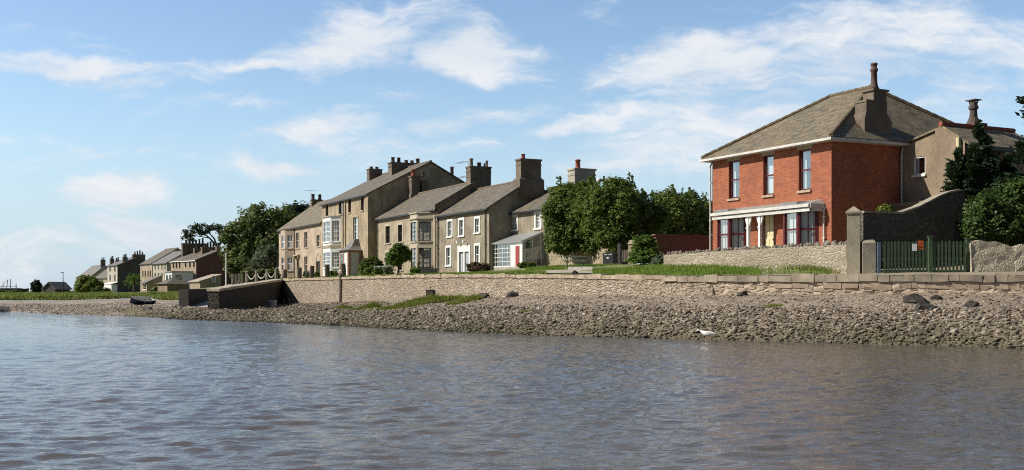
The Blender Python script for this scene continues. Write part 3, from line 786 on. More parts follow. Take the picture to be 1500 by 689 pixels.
vr = m.build('veranda_roof', m_plain('weathered_felt', (.29,.275,.245), .7, .3, 2), root)
m = MB(); m.box(xv0-.03,xv1+.03,-pv-.16,-pv-.101,zf+.02,zf+.17); m.box(xv0,xv1,-pv-.06,-pv+.0,zf-.2,zf-.021); L_ = math.hypot(xB-xv1, pv); e_ = ((xB-xv1)/L_, pv/L_); m.obox((xv1,-pv-.06),e_,(-e_[1],e_[0]),0,L_,-.1,.02,zf-.02,zf+.18); m.obox((xv1,-pv),e_,(-e_[1],e_[0]),.05,L_-.05,-.04,.02,zf-.2,zf-.021)
m.prism([(xv0,-pv+.001,zf+.02),(xv1,-pv+.001,zf+.02),(xB,-.003,zf+.02),(xv0,-.003,zf+.02)],(0,0,.06))
m.build('fascia', M['offwhite'], vr)
for px in (1096.5, 1113.5):
    xp = fr.lx(px, -pv+.1); m = MB()
    m.box(xp-.08,xp+.08,-pv+.02,-pv+.18,-.6,zf-.02); m.box(xp-.11,xp+.11,-pv-.01,-pv+.21,zf-.85,zf-.78)
    for s in (-1, 1): m.prism([(xp+s*.08,-pv+.06,zf-.75),(xp+s*.25,-pv+.06,zf-.32),(xp+s*.25,-pv+.06,zf-.22),(xp+s*.08,-pv+.06,zf-.22)], (0,.08,0))
    m.build('veranda_post', M['white'], root)
door(root,(0,0),E1,dr,M['cream'],M['white'],.12,4)
downpipe(root, fr.lx(1209), -.1, -.3, zf+.1, M['offwhite'])
# external stack on the side wall
m = MB(); y0c, y1c = fr.ly(1262,.0), fr.ly(1313,.0)
yc = (y0c+y1c)/2; zb0 = fr.zx(1290,203); 
zA = fr.zx(1288,172); zB = fr.zx(1285,148); zC = fr.zx(1288,133)
m.box(-1.0,-.05,yc-.95,yc+.95,zE-.3,zA-.15)
m.frustum((-.525,yc,zA-.151),(-.46,yc-.1,zA+.25),(.475,.95),(.40,.72))
m.box(-.86,-.06,yc-.82,yc+.62,zA+.25,zB); m.box(-.9,-.02,yc-.86,yc+.0,zB-.08,zB+.04)
m.box(-.82,-.08,yc-.3,yc+.6,zB-.002,zC); m.box(-.92,.02,yc-.4,yc+.7,zC-.002,zC+.09)
ch = m.build('chimney', M['rend_chim'], root)
m = MB(); m.lathe((-.45,yc+.1,zC+.09),[(.3,0),(.22,.18),(.17,.4),(.155,.95),(.2,1.0),(.2,1.12),(.15,1.14),(.15,1.3),(.19,1.32),(.17,1.42)],12); m.build('chimney_pot', m_plain('dark_brown_clay',(.12,.07,.055),.85,.3,6), ch, smooth=True)
m = MB(); m.prism([(-1.35,yc-1.02,zE+.65),(-1.0,yc-.96,zE+.28),(-1.0,yc-.96,zE+1.05),(-1.12,yc-1.0,zE+1.75)], (.0,.03,.0)); m.build('lead_flashing', M['white'], ch)
chimney(root, a0-.3, yh+3.6, zr-2.6, zr+.35, .5, .6, [(0,0,.3,.13)], 'oldbrick', .05)
# rear wing, brown cement render
root = root
yg = fr.ly(1319.5, 0); xg1 = fr.lx(1418, yg); xpk = fr.lx(1384, yg)
zl = fr.zz(1320,214.5,yg); zp = fr.zz(1384,187,yg); zrr = fr.zz(1417,209,yg)
wr = fr.rect(1338.5,1355.5,229.5,256,yg)
m = MB(); xs_ = fr.lx(1374.5, yg)
m.panel((.02,yg),(xs_,yg),-1.,zl-.05,[(wr[0]-.02,wr[1]-.02,wr[2],wr[3])],.12)
zm = zl+(zp-zl)*(xs_/xpk)
m.add([(.02,yg,zl-.05),(xs_,yg,zl-.05),(xs_,yg,zm)],[(0,1,2)])
m.prism([(xs_,yg-.22,-1),(xg1,yg-.22,-1),(xg1,yg-.22,zrr),(xpk,yg-.22,zp),(xs_,yg-.22,zm)], (0,.3,0))
dw = 4.6
m.quad((xg1,yg+.08,-1),(xg1,yg+dw,-1),(xg1,yg+dw,zrr),(xg1,yg+.08,zrr)); m.quad((xg1,yg+dw,-1),(.02,yg+dw,-1),(.02,yg+dw,zl),(xg1,yg+dw,zrr))
m.add([(.02,yg+dw,zl),(xpk,yg+dw,zp),(xg1,yg+dw,zrr)],[(2,1,0)])
m.build('rear_wing_wall', M['rend_ext'], root)
window(root,(0,yg),E1,wr,M['white'],bars=(1,1),inset=.04,fw=.07,sill=True,silm=M['white'],curtain=([(0,.25),(.75,1)],M['curtain']))
m = MB(); m.prism([(.02,yg-.12,zl),(xpk,yg-.12,zp+.02),(xpk,yg-.12,zp+.12),(.02,yg-.12,zl+.1)],(0,dw+.2,0)); 
oh2 = .45; sl = (zp-zrr)/(xg1-xpk)
m.prism([(xpk+.002,yg-.26,zp+.02),(xg1+oh2,yg-.26,zrr-sl*oh2+.02),(xg1+oh2,yg-.26,zrr-sl*oh2+.13),(xpk+.002,yg-.26,zp+.13)],(0,dw+.6,0))
wrf = m.build('wing_roof', M['slate2'], root)
m = MB(); m.box(xg1+oh2-.02,xg1+oh2+.09,yg-.3,yg+dw+.4,zrr-sl*oh2-.08,zrr-sl*oh2+.06); m.build('gutter', M['black'], wrf)
m = MB(); m.tube([(xpk,yg-.3,zp+.16),(xpk,yg+dw+.4,zp+.16)],.13,7); m.build('ridge_tiles', M['terracotta'], wrf)
cxx = fr.lx(1426, yg+2.3); c2 = chimney(root, cxx, yg+2.3, zp-.8, fr.zz(1426,183,yg+2.3)-.1, .75, .75, [], 'oldbrick', .09)
m = MB(); zc2 = fr.zz(1426,183,yg+2.3); m.lathe((cxx,yg+2.3,zc2),[(.36,0),(.33,.1),(.2,.4),(.17,.75),(.24,.8),(.24,.95),(.2,.97),(.19,1.15)],10)
m.box(cxx-.3,cxx+.3,yg+2.05,yg+2.55,zc2+1.22,zc2+1.27)
for k in range(4): m.box(cxx+.2*math.cos(k*1.57+.8)-.025,cxx+.2*math.cos(k*1.57+.8)+.025,yg+2.3+.17*math.sin(k*1.57+.8)-.025,yg+2.3+.17*math.sin(k*1.57+.8)+.025,zc2+1.1,zc2+1.225)
m.build('chimney_pot', M['darkpot'], c2)
downpipe(root, .14, yg-.08, -.3, zl-.1, M['offwhite'])
m = MB(); xq = fr.lx(1405,yg-.3); m.tube([(xq,yg-.34,zrr-1.4),(xq,yg-.34,zrr+.25)],.11,8); m.build('soil_pipe', M['cream'], root)
yp = yg-1.0; zpz = fr.zz(1345,297,yp); m = MB(); m.box(.1,fr.lx(1372,yp),yp,yg-.23,-1,zpz-.12); m.box(.05,fr.lx(1375,yp),yp-.12,yg-.23,zpz-.118,zpz+.06)
m.build('back_porch', M['rend_chim'], root)

# ================================================================== terrace
ZB = 3.45
# --- D: grey roughcast cottage with white window surrounds
fr = Fr(716.5, 90, AT, ZB); D_fr = fr
ze = fr.zz(716.5, 304.5)
ur = [fr.rect(656,662,324.5,346.5), fr.rect(673,679,322.5,345.5), fr.rect(696,702,320.5,341)]
lr = [fr.rect(654,660,363,389), fr.rect(696,702,360,386)]
dr = fr.rect(673,687.5,364,398); dr = (dr[0], dr[1], -.05, dr[3])
root, x0, x1 = house('roughcast_cottage', 'grey roughcast cottage with white window surrounds and grey double door', 'house', fr, 642, ze, 7.6, 2.35, M['rend_grey'], M['slate'], ur+lr+[dr])
for r in ur: window(root,(0,0),E1,r,M['white'],bars=(2,2),surround=.2,sm=M['white'],silm=M['white'],inset=.08,curtain=([(0,.3),(.7,1)],M['curtain']))
for r in lr: window(root,(0,0),E1,r,M['white'],bars=(2,2),surround=.2,sm=M['white'],silm=M['white'],inset=.08,curtain=([(0,1)],M['curtain'],.5))
mid = (dr[0]+dr[1])/2
door(root,(0,0),E1,(dr[0],mid-.12,dr[2],dr[3]-.35),M['greydoor'],None,.1)
door(root,(0,0),E1,(mid+.12,dr[1],dr[2],dr[3]-.35),M['greydoor'],None,.1)
m = MB(); m.obox((0,0),E1,(0,1),dr[0]-.3,dr[0],-.06,.05,-.3,dr[3]+.25); m.obox((0,0),E1,(0,1),dr[1],dr[1]+.3,-.06,.05,-.3,dr[3]+.25); m.obox((0,0),E1,(0,1),dr[0],dr[1],-.06,.05,dr[3]-.3,dr[3]+.25); m.obox((0,0),E1,(0,1),mid-.12,mid+.12,-.04,.12,-.3,dr[3]-.3)
m.build('door_surround', M['white'], root)
for px in (675, 684):
    m = MB(); x = fr.lx(px); m.tube([(x,-.02,dr[3]+.55),(x,-.3,dr[3]+.62)],.03,6); m.lathe((x,-.34,dr[3]+.42),[(.05,0),(.13,.03),(.1,.2),(.04,.26)],8); m.build('wall_lamp', M['white'], root)
downpipe(root, -.55, -.1, -.2, ze, M['black']); downpipe(root, x0+.15, -.1, -.2, ze, M['black'])
yr = 3.8
chimney(root, -.48, 3.9, ze+.9, fr.zx(777,236.5,-.5), .95, 1.9, [(-.1,-.45,.45,.16,'terracotta')], 'rend_chim', .07, base=(.2, 1.55))
# --- C: buff cottage with tall canted bay
fr = Fr(641, 99.6, AT, ZB)
ze = fr.zz(640, 306)
ur = [fr.rect(565,571.5,331.5,356.5), fr.rect(583,589.5,329.5,354.5)]
lr = [fr.rect(565,571.5,370,394), fr.rect(583,589.5,369,396)]
root, x0, x1 = house('bay_fronted_cottage', 'two storey tan cottage with tall stone bay window and a red chimney pot', 'house', fr, 553, ze, 8.4, 2.55, M['rend_tan'], M['slate'], ur+lr)
for r in ur+lr: window(root,(0,0),E1,r,M['darkwood'],bars=(2,2),surround=.22,sm=M['paleston'],silm=M['paleston'],inset=.14)
xf, xl, c = mount_from(fr, 634, 610.5, 600.5)
lv = [(fr.zz(620,392.5,-c*.5), fr.zz(620,363.5,-c*.5)), (fr.zz(620,353.5,-c*.5), fr.zz(620,325,-c*.5))]
bay(root, xl, xf, c, c, -.6, fr.zz(620,319.5,-c*.5)-.1, lv, M['paleston'], M['darkwood'], (2,4), (3,4), top='parapet', topm=M['paleston'], mx=.16)
downpipe(root, -.2, -.1, -.2, ze, M['black']); downpipe(root, x0+.2, -.1, -.2, ze, M['black'])
yk = fr.ly(607, x0+.4)
chimney(root, x0+.4, yk, fr.zx(607,293,x0)-.4, fr.zx(607,261,x0), .8, .95, [(0,-.12,.75,.2,'terracotta'),(.1,.95,.45,.17)], 'rend_chim', .08, base=(.12,.9))
m = MB(); yk2 = yk+.95; m.box(x0+.1,x0+.9,yk2-.25,yk2+.35,fr.zx(607,293,x0),fr.zx(612,265,x0)); m.build('chimney', M['rend_chim'], root)
# party chimney with three pots between C and D, and its skew parapet
yk = fr.ly(702, -.3); zk0 = ze+1.2; zk1 = fr.zx(702, 245, -.3)
chimney(root, -.45, yk, zk0, zk1-.1, 1.0, 2.1, [(0,-.75,.75,.17,'buffpot'),(0,.05,.4,.2),(0,.7,.35,.18),(.2,.75,.6,.12,'buffpot')], 'rend_chim', .06)
m = MB(); m.prism([(0,-.35,ze-.1),(0,-.35,ze+.35),(0,4.2,ze+2.95),(0,4.2,ze+2.5)],(.22,0,0)); m.build('skew_parapet', M['rend_chim'], root)
# AERIAL
m = MB(); zt_ = zk1; 
for (dz, l_, n_) in ((.5, 2.2, 6), (-.9, 1.6, 5)):
    m.tube([(-.45,yk-1.0,zt_+dz-.4),(-.45-.02,yk-1.15,zt_+dz)],.02,5); m.tube([(-.45-l_,yk-1.15,zt_+dz+.05),(-.3,yk-1.15,zt_+dz)],.016,5)
    for k in range(n_): x_ = -.45-l_+l_*k/n_; m.tube([(x_,yk-1.5,zt_+dz+.03),(x_,yk-.8,zt_+dz+.03)],.01,4)
m.build('aerial', M['steel'], root)
# --- B: three storey buff house
fr = Fr(540.5, 114.3, AT, ZB); B_fr = fr
ze = fr.zz(540.5, 284)
tr = [fr.rect(476.8,481,298,317), fr.rect(496,501,294.5,314), fr.rect(510,514.2,290.5,311.5), fr.rect(528.5,533,288.5,308.5)]
mr = [fr.rect(517.5,524.5,318,351)]
root, x0, x1 = house('three_storey_house', 'tall three storey buff house with a white canted bay, highest roof of the terrace', 'house', fr, 471.5, ze, 13.9, 3.6, M['rend_big'], M['slate'], tr+mr)
for r in tr: window(root,(0,0),E1,r,M['darkwood'],bars=(1,2),inset=.13,silm=M['sandstone'],fw=.1)
for r in mr: window(root,(0,0),E1,r,M['white'],bars=(2,3),inset=.1,silm=M['sandstone'],surround=.18,sm=M['sandstone'],curtain=([(0,1)],M['curtain'],1))
xf, xl, c = mount_from(fr, 499, 484, 473)
lv = [(fr.zz(491,392,-c*.5), fr.zz(491,369.5,-c*.5)), (fr.zz(491,354,-c*.5), fr.zz(491,323.5,-c*.5))]
B_ = bay(root, xl, xf, c, c, -.6, fr.zz(491,317.5,-c*.5), lv, M['white'], M['white'], (2,4), (3,4), top=.3, topm=M['lead'], mx=.17, bw=.05, cur=([(0,.2),(.8,1)],M['curtain']))
m = MB(); zb0, zb1 = lv[0][1]+.45, lv[1][0]-.4; e_ = .03
Q = [(xl-c-e_,.0),(xl-e_,-c-e_),(xf+e_,-c-e_),(xf+c+e_,.0)]
for i in range(3): m.quad((*Q[i],zb0),(*Q[i+1],zb0),(*Q[i+1],zb1),(*Q[i],zb1))
m.build('apron_panel', M['rend_tan'], B_)
downpipe(root, fr.lx(504), -.1, -.2, ze, M['black'])
m = MB(); xa = fr.lx(506.5); m.box(xa-.35,xa+.1,-.12,-.003,-.4,ze-.05); m.build('pilaster', M['rend_big'], root); m = MB(); m.box(-1.0,-.003,-.12,-.003,-.4,ze-.05); m.build('pilaster', M['rend_big'], root)
# entrance porch with swept roof
px0, px1 = fr.lx(501,-1.2), fr.lx(527.5,-.2); yq = -1.5
zq = fr.zz(515,367,-1.)
m = MB()
dd = (px1-px0)
dl = fr.rect(513.5,525.5,370,398,-1.5)
dcx = (px0+.5, px0+2.0)
m.panel((px0,yq),(px1,yq),-.6,zq,[(.35,dd*.42,.6,zq-.25),(dd*.5,dd-.35,-.05,zq-.2)],.1); m.panel((px1,yq),(px1,-.003),-.6,zq,[(.25,1.2,-.05,zq-.2)],.1); m.panel((px0,-.003),(px0,yq),-.6,zq)
pw = m.build('porch', m_plain('brown_porch_boards',(.28,.15,.09),.7,.2), root)
door(pw,(px0,yq),E1,(dd*.5,dd-.35,-.05,zq-.2),M['white'],None,.05); window(pw,(px0,yq),E1,(.35,dd*.42,.6,zq-.25),M['white'],bars=(2,3),inset=.03,silm=M['white'])
door(pw,(px1,yq),(0,1),(.25,1.2,-.05,zq-.2),M['greydoor'],None,.04,knob=False)
m = MB(); cx_ = (px0+px1)/2
prof = [(0,0),(.35,.18),(.62,.45),(.85,.95),(1.,1.25)]
for i in range(4):
    f0, h0 = prof[i]; f1, h1 = prof[i+1]
    def ring(f, h): o = .25; return [(px0-o+(cx_-px0)*f*.8,yq-o+(1.3)*f,zq+h),(px1+o-(px1-cx_)*f*.8,yq-o+1.3*f,zq+h)]
    A_, B2 = ring(f0,h0), ring(f1,h1)
    m.quad(A_[0],A_[1],B2[1],B2[0]); m.quad(A_[1],(A_[1][0],-.003,A_[1][2]),(B2[1][0],-.003,B2[1][2]),B2[1]); m.quad((A_[0][0],-.003,A_[0][2]),A_[0],B2[0],(B2[0][0],-.003,B2[0][2]))
m.quad((px0-.25,yq-.25,zq),(px0-.25,-.003,zq),(px1+.25,-.003,zq),(px1+.25,yq-.25,zq)); m.quad(ring(1,1.25)[0],ring(1,1.25)[1],(ring(1,1.25)[1][0],-.003,zq+1.25),(ring(1,1.25)[0][0],-.003,zq+1.25))
m.build('porch_roof', M['slate3'], pw)
xk = -7.4; chimney(root, xk, 6.9, ze+2.4, wz(236.5,118)-ZB+.35, 1.1, 3.7, [(0,-1.5,.6,.2),(0,-.8,.6,.2),(0,.1,.35,.2),(0,.8,.35,.2),(0,1.5,.6,.22)], 'rend_chim', .08)
yk = 4.6; xk = fr.lx(528, yk); zk = wz(266, fr.D(x0+.5,4.6))-ZB
chimney(root, x0+1.0, 6.2, ze+2.0, ze+4.3, .9, 1.6, [(0,-.4,.3,.2),(0,.3,.3,.2)], 'rend_chim', .06)
yk = fr.ly(662, -.4); m = MB(); m.tube([(-.4,yk,fr.zx(662,258,-.4)-.3),(-.4,yk,fr.zx(662,250.5,-.4)+.3)],.2,8); m.lathe((-.4,yk,fr.zx(662,250.5,-.4)+.3),[(.26,0),(.2,.15)],8); m.build('flue', M['darkpot'], root)
# --- A: pinkish house at the far end
fr = Fr(472, 130.2, AT, ZB); A_fr = fr
ze = fr.zz(471, 325.5)
ur = [fr.rect(433.5,438,341,364), fr.rect(446,450.5,340,363), fr.rect(464,468.5,344.5,361.5)]
lr = [fr.rect(446,450.5,376,399)]
dr = fr.rect(434.5,438.5,377,407); dr = (dr[0],dr[1],-.05,dr[3]); ar = fr.rect(463.5,469.5,383,404); ar = (ar[0],ar[1],-.05,ar[3])
root, x0, x1 = house('pink_rendered_house', 'pinkish two storey end house with stone bay, nearest the big trees', 'house', fr, 408.5, ze, 10., 3.6, M['rend_pink'], M['slate2'], ur+lr+[dr,ar])
for r in ur+lr: window(root,(0,0),E1,r,M['offwhite'],bars=(2,2),inset=.12,surround=.18,sm=M['sandstone'],silm=M['sandstone'],curtain=([(0,.3),(.7,1)],M['curtain']))
door(root,(0,0),E1,dr,M['darkwood'],None,.15); door(root,(0,0),E1,ar,M['darkwood'],None,.15)
m = MB(); zc = dr[3]; m.box(dr[0]-.3,dr[1]+.3,-.4,-.003,zc+.15,zc+.3); m.box(dr[0]-.25,dr[0]-.1,-.3,-.003,zc-.2,zc+.15); m.box(dr[1]+.1,dr[1]+.25,-.3,-.003,zc-.2,zc+.15); m.build('door_hood', M['sandstone'], root)
m = MB(); n = 9; cx_ = (ar[0]+ar[1])/2; rr = (ar[1]-ar[0])/2+.25; m.box(cx_-rr,cx_-rr+.25,-.05,-.003,-.3,ar[3]); m.box(cx_+rr-.25,cx_+rr,-.05,-.003,-.3,ar[3])
for k in range(n):
    t0, t1 = math.pi*k/n, math.pi*(k+1)/n; q = lambda t, r_: (cx_+r_*math.cos(t), -.05, ar[3]+r_*math.sin(t))
    m.prism([q(t0,rr),q(t0,rr-.25),q(t1,rr-.25),q(t1,rr)], (0,.047,0))
m.build('arch_surround', M['sandstone'], root)
xf, xl, c = mount_from(fr, 431.5, 417.5, 411)
lv = [(fr.zz(423,396.5,-c*.5), fr.zz(423,377,-c*.5)), (fr.zz(423,364,-c*.5), fr.zz(423,344.5,-c*.5))]
bay(root, xl, xf, c, c, -.6, ze-.25, lv, M['rend_pink'], M['white'], (2,2), (2,2), top=.35, topm=M['slate2'], mx=.3, bw=.07, fw=.09)
downpipe(root, fr.lx(432.5), -.1, -.2, ze, M['black'])
yk = 4.9; xk = x0+.5
chimney(root, xk, yk+.2, ze+2.3, wz(296,152)-ZB, .9, 1.5, [(0,-.5,.75,.22),(0,.45,.75,.22)], 'rend_chim', .06, base=(.08,1.3))
m = MB(); zt_ = wz(287,152)-ZB; m.tube([(xk,yk-.6,zt_-1.5),(xk,yk-.6,zt_+.6)],.025,5); m.tube([(xk-.1,yk-1.6,zt_+.5),(xk+.1,yk+.3,zt_+.5)],.02,5)
for k in range(5): m.tube([(xk-.3,yk-1.5+.4*k,zt_+.5),(xk+.3,yk-1.5+.4*k,zt_+.5)],.012,4)
m.build('aerial', M['steel'], root)
# --- E: set back cottage with the glass porch
fr = Fr(795, 86.1, AT, ZB); E_fr = fr
ze = fr.zz(765, 310)
ur = [fr.rect(749.5,757,317.5,337), fr.rect(785,791.5,312.5,334.5)]
dg = fr.rect(771,776,352,392); dg = (dg[0],dg[1],-.05,dg[3])
root, x0, x1 = house('set_back_cottage', 'small grey cottage set back beside the garden trees, glass porch on its front', 'house', fr, 742, ze, 8., 2.1, M['rend_grey'], M['slate'], ur+[dg], x1=.3)
for r in ur: window(root,(0,0),E1,r,M['white'],bars=(3,4),surround=.24,sm=M['white'],silm=M['white'],inset=.06,curtain=([(0,.4),(.6,1)],M['curtain']))
door(root,(0,0),E1,dg,m_plain('green_door_paint',(.05,.12,.08),.5,.1),M['white'],.1)
yk = 4.0; chimney(root, -.15, fr.ly(852,-.15), ze+1.2, fr.zx(852,250.5,-.15), 1.1, 1.9, [(0,-.35,.75,.2,'terracotta')], 'rend_pale', .08)
# glass porch
yp = -1.75; xp1 = fr.lx(765.5, yp); xp0 = fr.lx(720.5, yp); zE_ = fr.zz(745,355,yp); zT_ = fr.zz(788,342,0)
sill = fr.zz(735,391,yp)
m = MB(); P4 = lambda x, y, z: (x,y,z)
m.box(xp0,xp1,yp,yp+.12,-.6,sill-.03); m.box(xp1-.12,xp1,yp+.121,-.003,-.6,sill-.03)
pw = m.build('glass_porch', M['rend_pale'], root)
m = MB(); 
xd0, xd1 = fr.lx(747,yp), fr.lx(765,yp)
posts = [xp0+.04, xd0, xd1-.08]
for x in posts: m.box(x,x+.09,yp,yp+.09,sill-.03,zE_)
m.box(xp0+.04,xp1,yp-.002,yp+.1,zE_-.12,zE_); m.box(xp0+.04,xd0+.03,yp-.003,yp+.1,sill-.03,sill+.06)
n = 7
for k in range(1, n): x = xp0+.13+(xd0-xp0-.13)*k/n; m.box(x-.022,x+.022,yp+.02,yp+.07,sill+.06,zE_-.12)
for k in range(1, 5): z = sill+.06+(zE_-.18-sill)*k/5; m.box(xp0+.13,xd0,yp+.025,yp+.065,z-.02,z+.02)
yl = [yp+.1, yp*.5, -.1]
for y in yl: zz_ = zE_+(zT_-zE_)*(y-yp)/(-yp); m.box(xp1-.09,xp1-.01,y,y+.07,sill-.03,zz_)
for k in (0,1,2,3): z = sill+.05+(zE_-.1-sill)*k/3; m.box(xp1-.08,xp1-.02,yp+.17,-.1,z-.025,z+.025)
m.prism([(xp1-.09,yp,zE_-.1),(xp1-.09,-.01,zT_-.1),(xp1-.09,-.01,zT_),(xp1-.09,yp,zE_)],(.088,0,0))
m.build('glazing_bars', M['white'], pw)
m = MB(); m.quad((xp0+.05,yp+.045,sill),(xd0+.02,yp+.045,sill),(xd0+.02,yp+.045,zE_-.1),(xp0+.05,yp+.045,zE_-.1)); m.build('pane', M['glass'], pw); m = MB(); m.add([(xp1-.05,yp+.1,sill),(xp1-.05,-.03,sill),(xp1-.05,-.03,zT_-.1),(xp1-.05,yp+.1,zE_-.1)],[(0,1,2,3)])
m.build('pane', M['glass'], pw)
m = MB(); m.box(xd0+.1,xd1-.09,yp+.02,yp+.08,-.3,zE_-.13); dpo = m.build('door', M['white'], pw)
xr0, xr1 = fr.lx(755.5,yp), fr.lx(760.5,yp); m = MB(); m.box(xr0,xr1,yp-.03,yp+.018,sill+.0,zE_-.35); m.build('red_panel', M['reddoor'], dpo)
m = MB(); m.prism([(xp0-.05,yp-.2,zE_+.02-.08),(xp0-.05,-.003,zT_+.02),(xp0-.05,-.003,zT_+.1),(xp0-.05,yp-.2,zE_-.0)],(xp1-xp0+.2,0,0)); m.build('porch_roof', M['frost'], pw)

# ================================================================== far row of houses along the bay
A2 = -56.6
def grid_wins(fr, xs, rows_, wpx):
    return [fr.rect(x, x+wpx, a, b) for x in xs for (a, b) in rows_]
def far_house(name, label, px, D, ang, zb, pxl, eave, depth, rise, wm, rm, wins=(), dm='darkwood', chs=(), gutter=None, bars=(1,2), group='houses along the far side of the bay', surround=0, wm2='darkwood'):
    fr = Fr(px, D, ang, zb); ze = fr.zz(px, eave)
    root, x0, x1 = house(name, label, 'house', fr, pxl, ze, depth, rise, M[wm], rm, list(wins(fr)) if wins else [], group=group, gutter=gutter, oh=.2)
    for r in (wins(fr) if wins else []): window(root,(0,0),E1,r,M[wm2],bars=bars,inset=.12,fw=.08,silm=M['sandstone'],surround=surround,sm=M['sandstone'])
    for (fx, y, h, ly, pots) in chs:
        x = x0+(x1-x0)*fx; zc = ze+rise*(1-abs(y-depth/2)/(depth/2))
        chimney(root, x, y, zc-.8, zc+h, .9, ly, [(0,(k-(pots-1)/2)*ly*.8/max(1,pots-.0),.75+.2*((k*7) % 3),.2) for k in range(pots)], 'rend_chim', .07)
    return root, fr, x0, ze
W6 = lambda ps, rws, w: (lambda f: grid_wins(f, ps, rws, w))
r_, f_, x0_, z_ = far_house('end_terrace_house', 'stone terrace house with white cornice and reddish gable wall, nearest of the far row', 287.3, 208, A2, 1.7, 267.5, 381.5, 8.5, 1.75, 'stonehouse', M['slate'], W6((270.7,277,283),((383.8,391.7),(400.3,409.8)),2.6), gutter=M['white'], chs=((.97,4.4,.9,.9,1),(.35,4.6,1.0,3.6,5)))
m = MB(); m.add([(.03,.0,-.8),(.03,8.5,-.8),(.03,8.5,z_),(.03,4.25,z_+1.75),(.03,0,z_)],[(0,1,2,3,4)]); m.build('gable_cladding', M['oldbrick'], r_)
r_, f_, x0_, z_ = far_house('mid_terrace_house', 'stone terrace house under the same white cornice, with a small white porch beside it', 267.3, wz(0,0) and 217.3, A2, 1.6, 250.3, 382.5, 8.5, 1.75, 'stonehouse', M['slate'], W6((253,257.3,262),((384.3,393),(401,410.5)),2.4), gutter=M['white'], chs=((.55,4.6,1.0,2.4,3),(.02,4.8,2.2,5.2,6)))
r_, f_, x0_, z_ = far_house('pale_stone_house', 'pale grey stone house in the far row with many small windows, beyond the white cornice', 244.3, 236, A2, 1.4, 224, 385.5, 9, 2.6, 'rend_pale', M['slate3'], W6((226.3,231,236.3,241),((388,394.5),(400,409.5)),2.), bars=(2,2), wm2='offwhite')
r_, f_, x0_, z_ = far_house('tan_gabled_house', 'tan house in the far row with four upper windows, behind the small palm', 222.8, 256, A2, 1.2, 205.5, 386.2, 12, 3.6, 'rend_tan', M['slate'], W6((208.5,211.8,216,219.3),((397,405.5),),1.7), wm2='darkwood')
r_, f_, x0_, z_ = far_house('dark_gabled_house', 'tall three storey house in the far row with black gable and cluster of chimney pots', 172, 300, A2, .9, 157.3, 389, 9.6, 2.0, 'rend_pale', M['slate3'], W6((160.3,167.3),((391.5,397.5),(403,411.5)),2.2), chs=((.9,2.3,1.2,1.2,2),(.9,6.0,1.5,3.4,4)))
m = MB(); m.add([(.03,0,-.8),(.03,9.6,-.8),(.03,9.6,z_),(.03,4.8,z_+2.),(.03,0,z_)],[(0,1,2,3,4)]); m.build('gable_cladding', M['rend_dark'], r_)
m = MB(); m.prism([(x0_-1.2,-1.8,2.5),(x0_-1.2,-.01,3.0),(x0_-1.2,-.01,3.1),(x0_-1.2,-1.8,2.65)],(-x0_+1.3,0,0)); m.box(x0_+1.8,.1,-1.6,-.05,-.5,2.5); m.build('shop_front', M['white'], r_)
r_, f_, x0_, z_ = far_house('low_tan_house', 'low tan cottage with long brown roof, left of the black gabled house', 157, 330, A2, .9, 138, 407.5, 12, 4.6, 'rend_tan', M['slate'], W6((149,),((409,415.5),),2.), chs=((.75,4.,2.3,1.2,2),(.1,5.,2.2,1.2,2),(.98,7.,1.5,1.2,2)))
r_, f_, x0_, z_ = far_house('farthest_cottage', 'pale grey cottage at the far left end of the row behind yellow green bush', 131, 400, A2, .9, 112.5, 407.3, 11, 4.6, 'rend_pale', M['slate3'], W6((115,121),((410,416),),2.), chs=((.95,5.,2.4,1.6,2),(.9,8.,1.8,1.6,2)))
# low outbuilding with single slope lit roof
fr = Fr(293, 196, A2, 1.6); z1 = fr.zz(293,412.5)
root = fr.root('stone_outhouse', 'low stone outbuilding with pale sloping roof and white window, against the reddish gable', 'outbuilding', 'houses along the far side of the bay')
x0 = fr.lx(278); yb = fr.ly(324); zt = fr.zx(323,403)
m = MB(); m.panel((x0,0),(0,0),-.8,z1); m.add([(0,0,-.8),(0,yb,-.8),(0,yb,zt),(0,0,z1)],[(0,1,2,3)]); m.quad((0,yb,-.8),(x0,yb,-.8),(x0,yb,zt),(0,yb,zt)); m.add([(x0,yb,-.8),(x0,0,-.8),(x0,0,z1),(x0,yb,zt)],[(0,1,2,3)])
m.build('wall', M['stonehouse'], root)
m = MB(); m.prism([(x0-.1,-.3,z1-.1),(x0-.1,yb+.2,zt+.07),(x0-.1,yb+.2,zt+.2),(x0-.1,-.3,z1+.05)],(-x0+.25,0,0)); m.build('roof', m_slate('pale_asbestos_roof',(.42,.36,.28),(.46,.4,.31),(.36,.3,.22),.4), root)
ya, ybb = fr.ly(310.5), fr.ly(316); window(root,(.02,ya),(0,1),(0,ybb-ya,fr.zx(313,413.8),fr.zx(313,404.3)),M['white'],bars=(1,2),inset=-.05,fw=.5,sill=False)
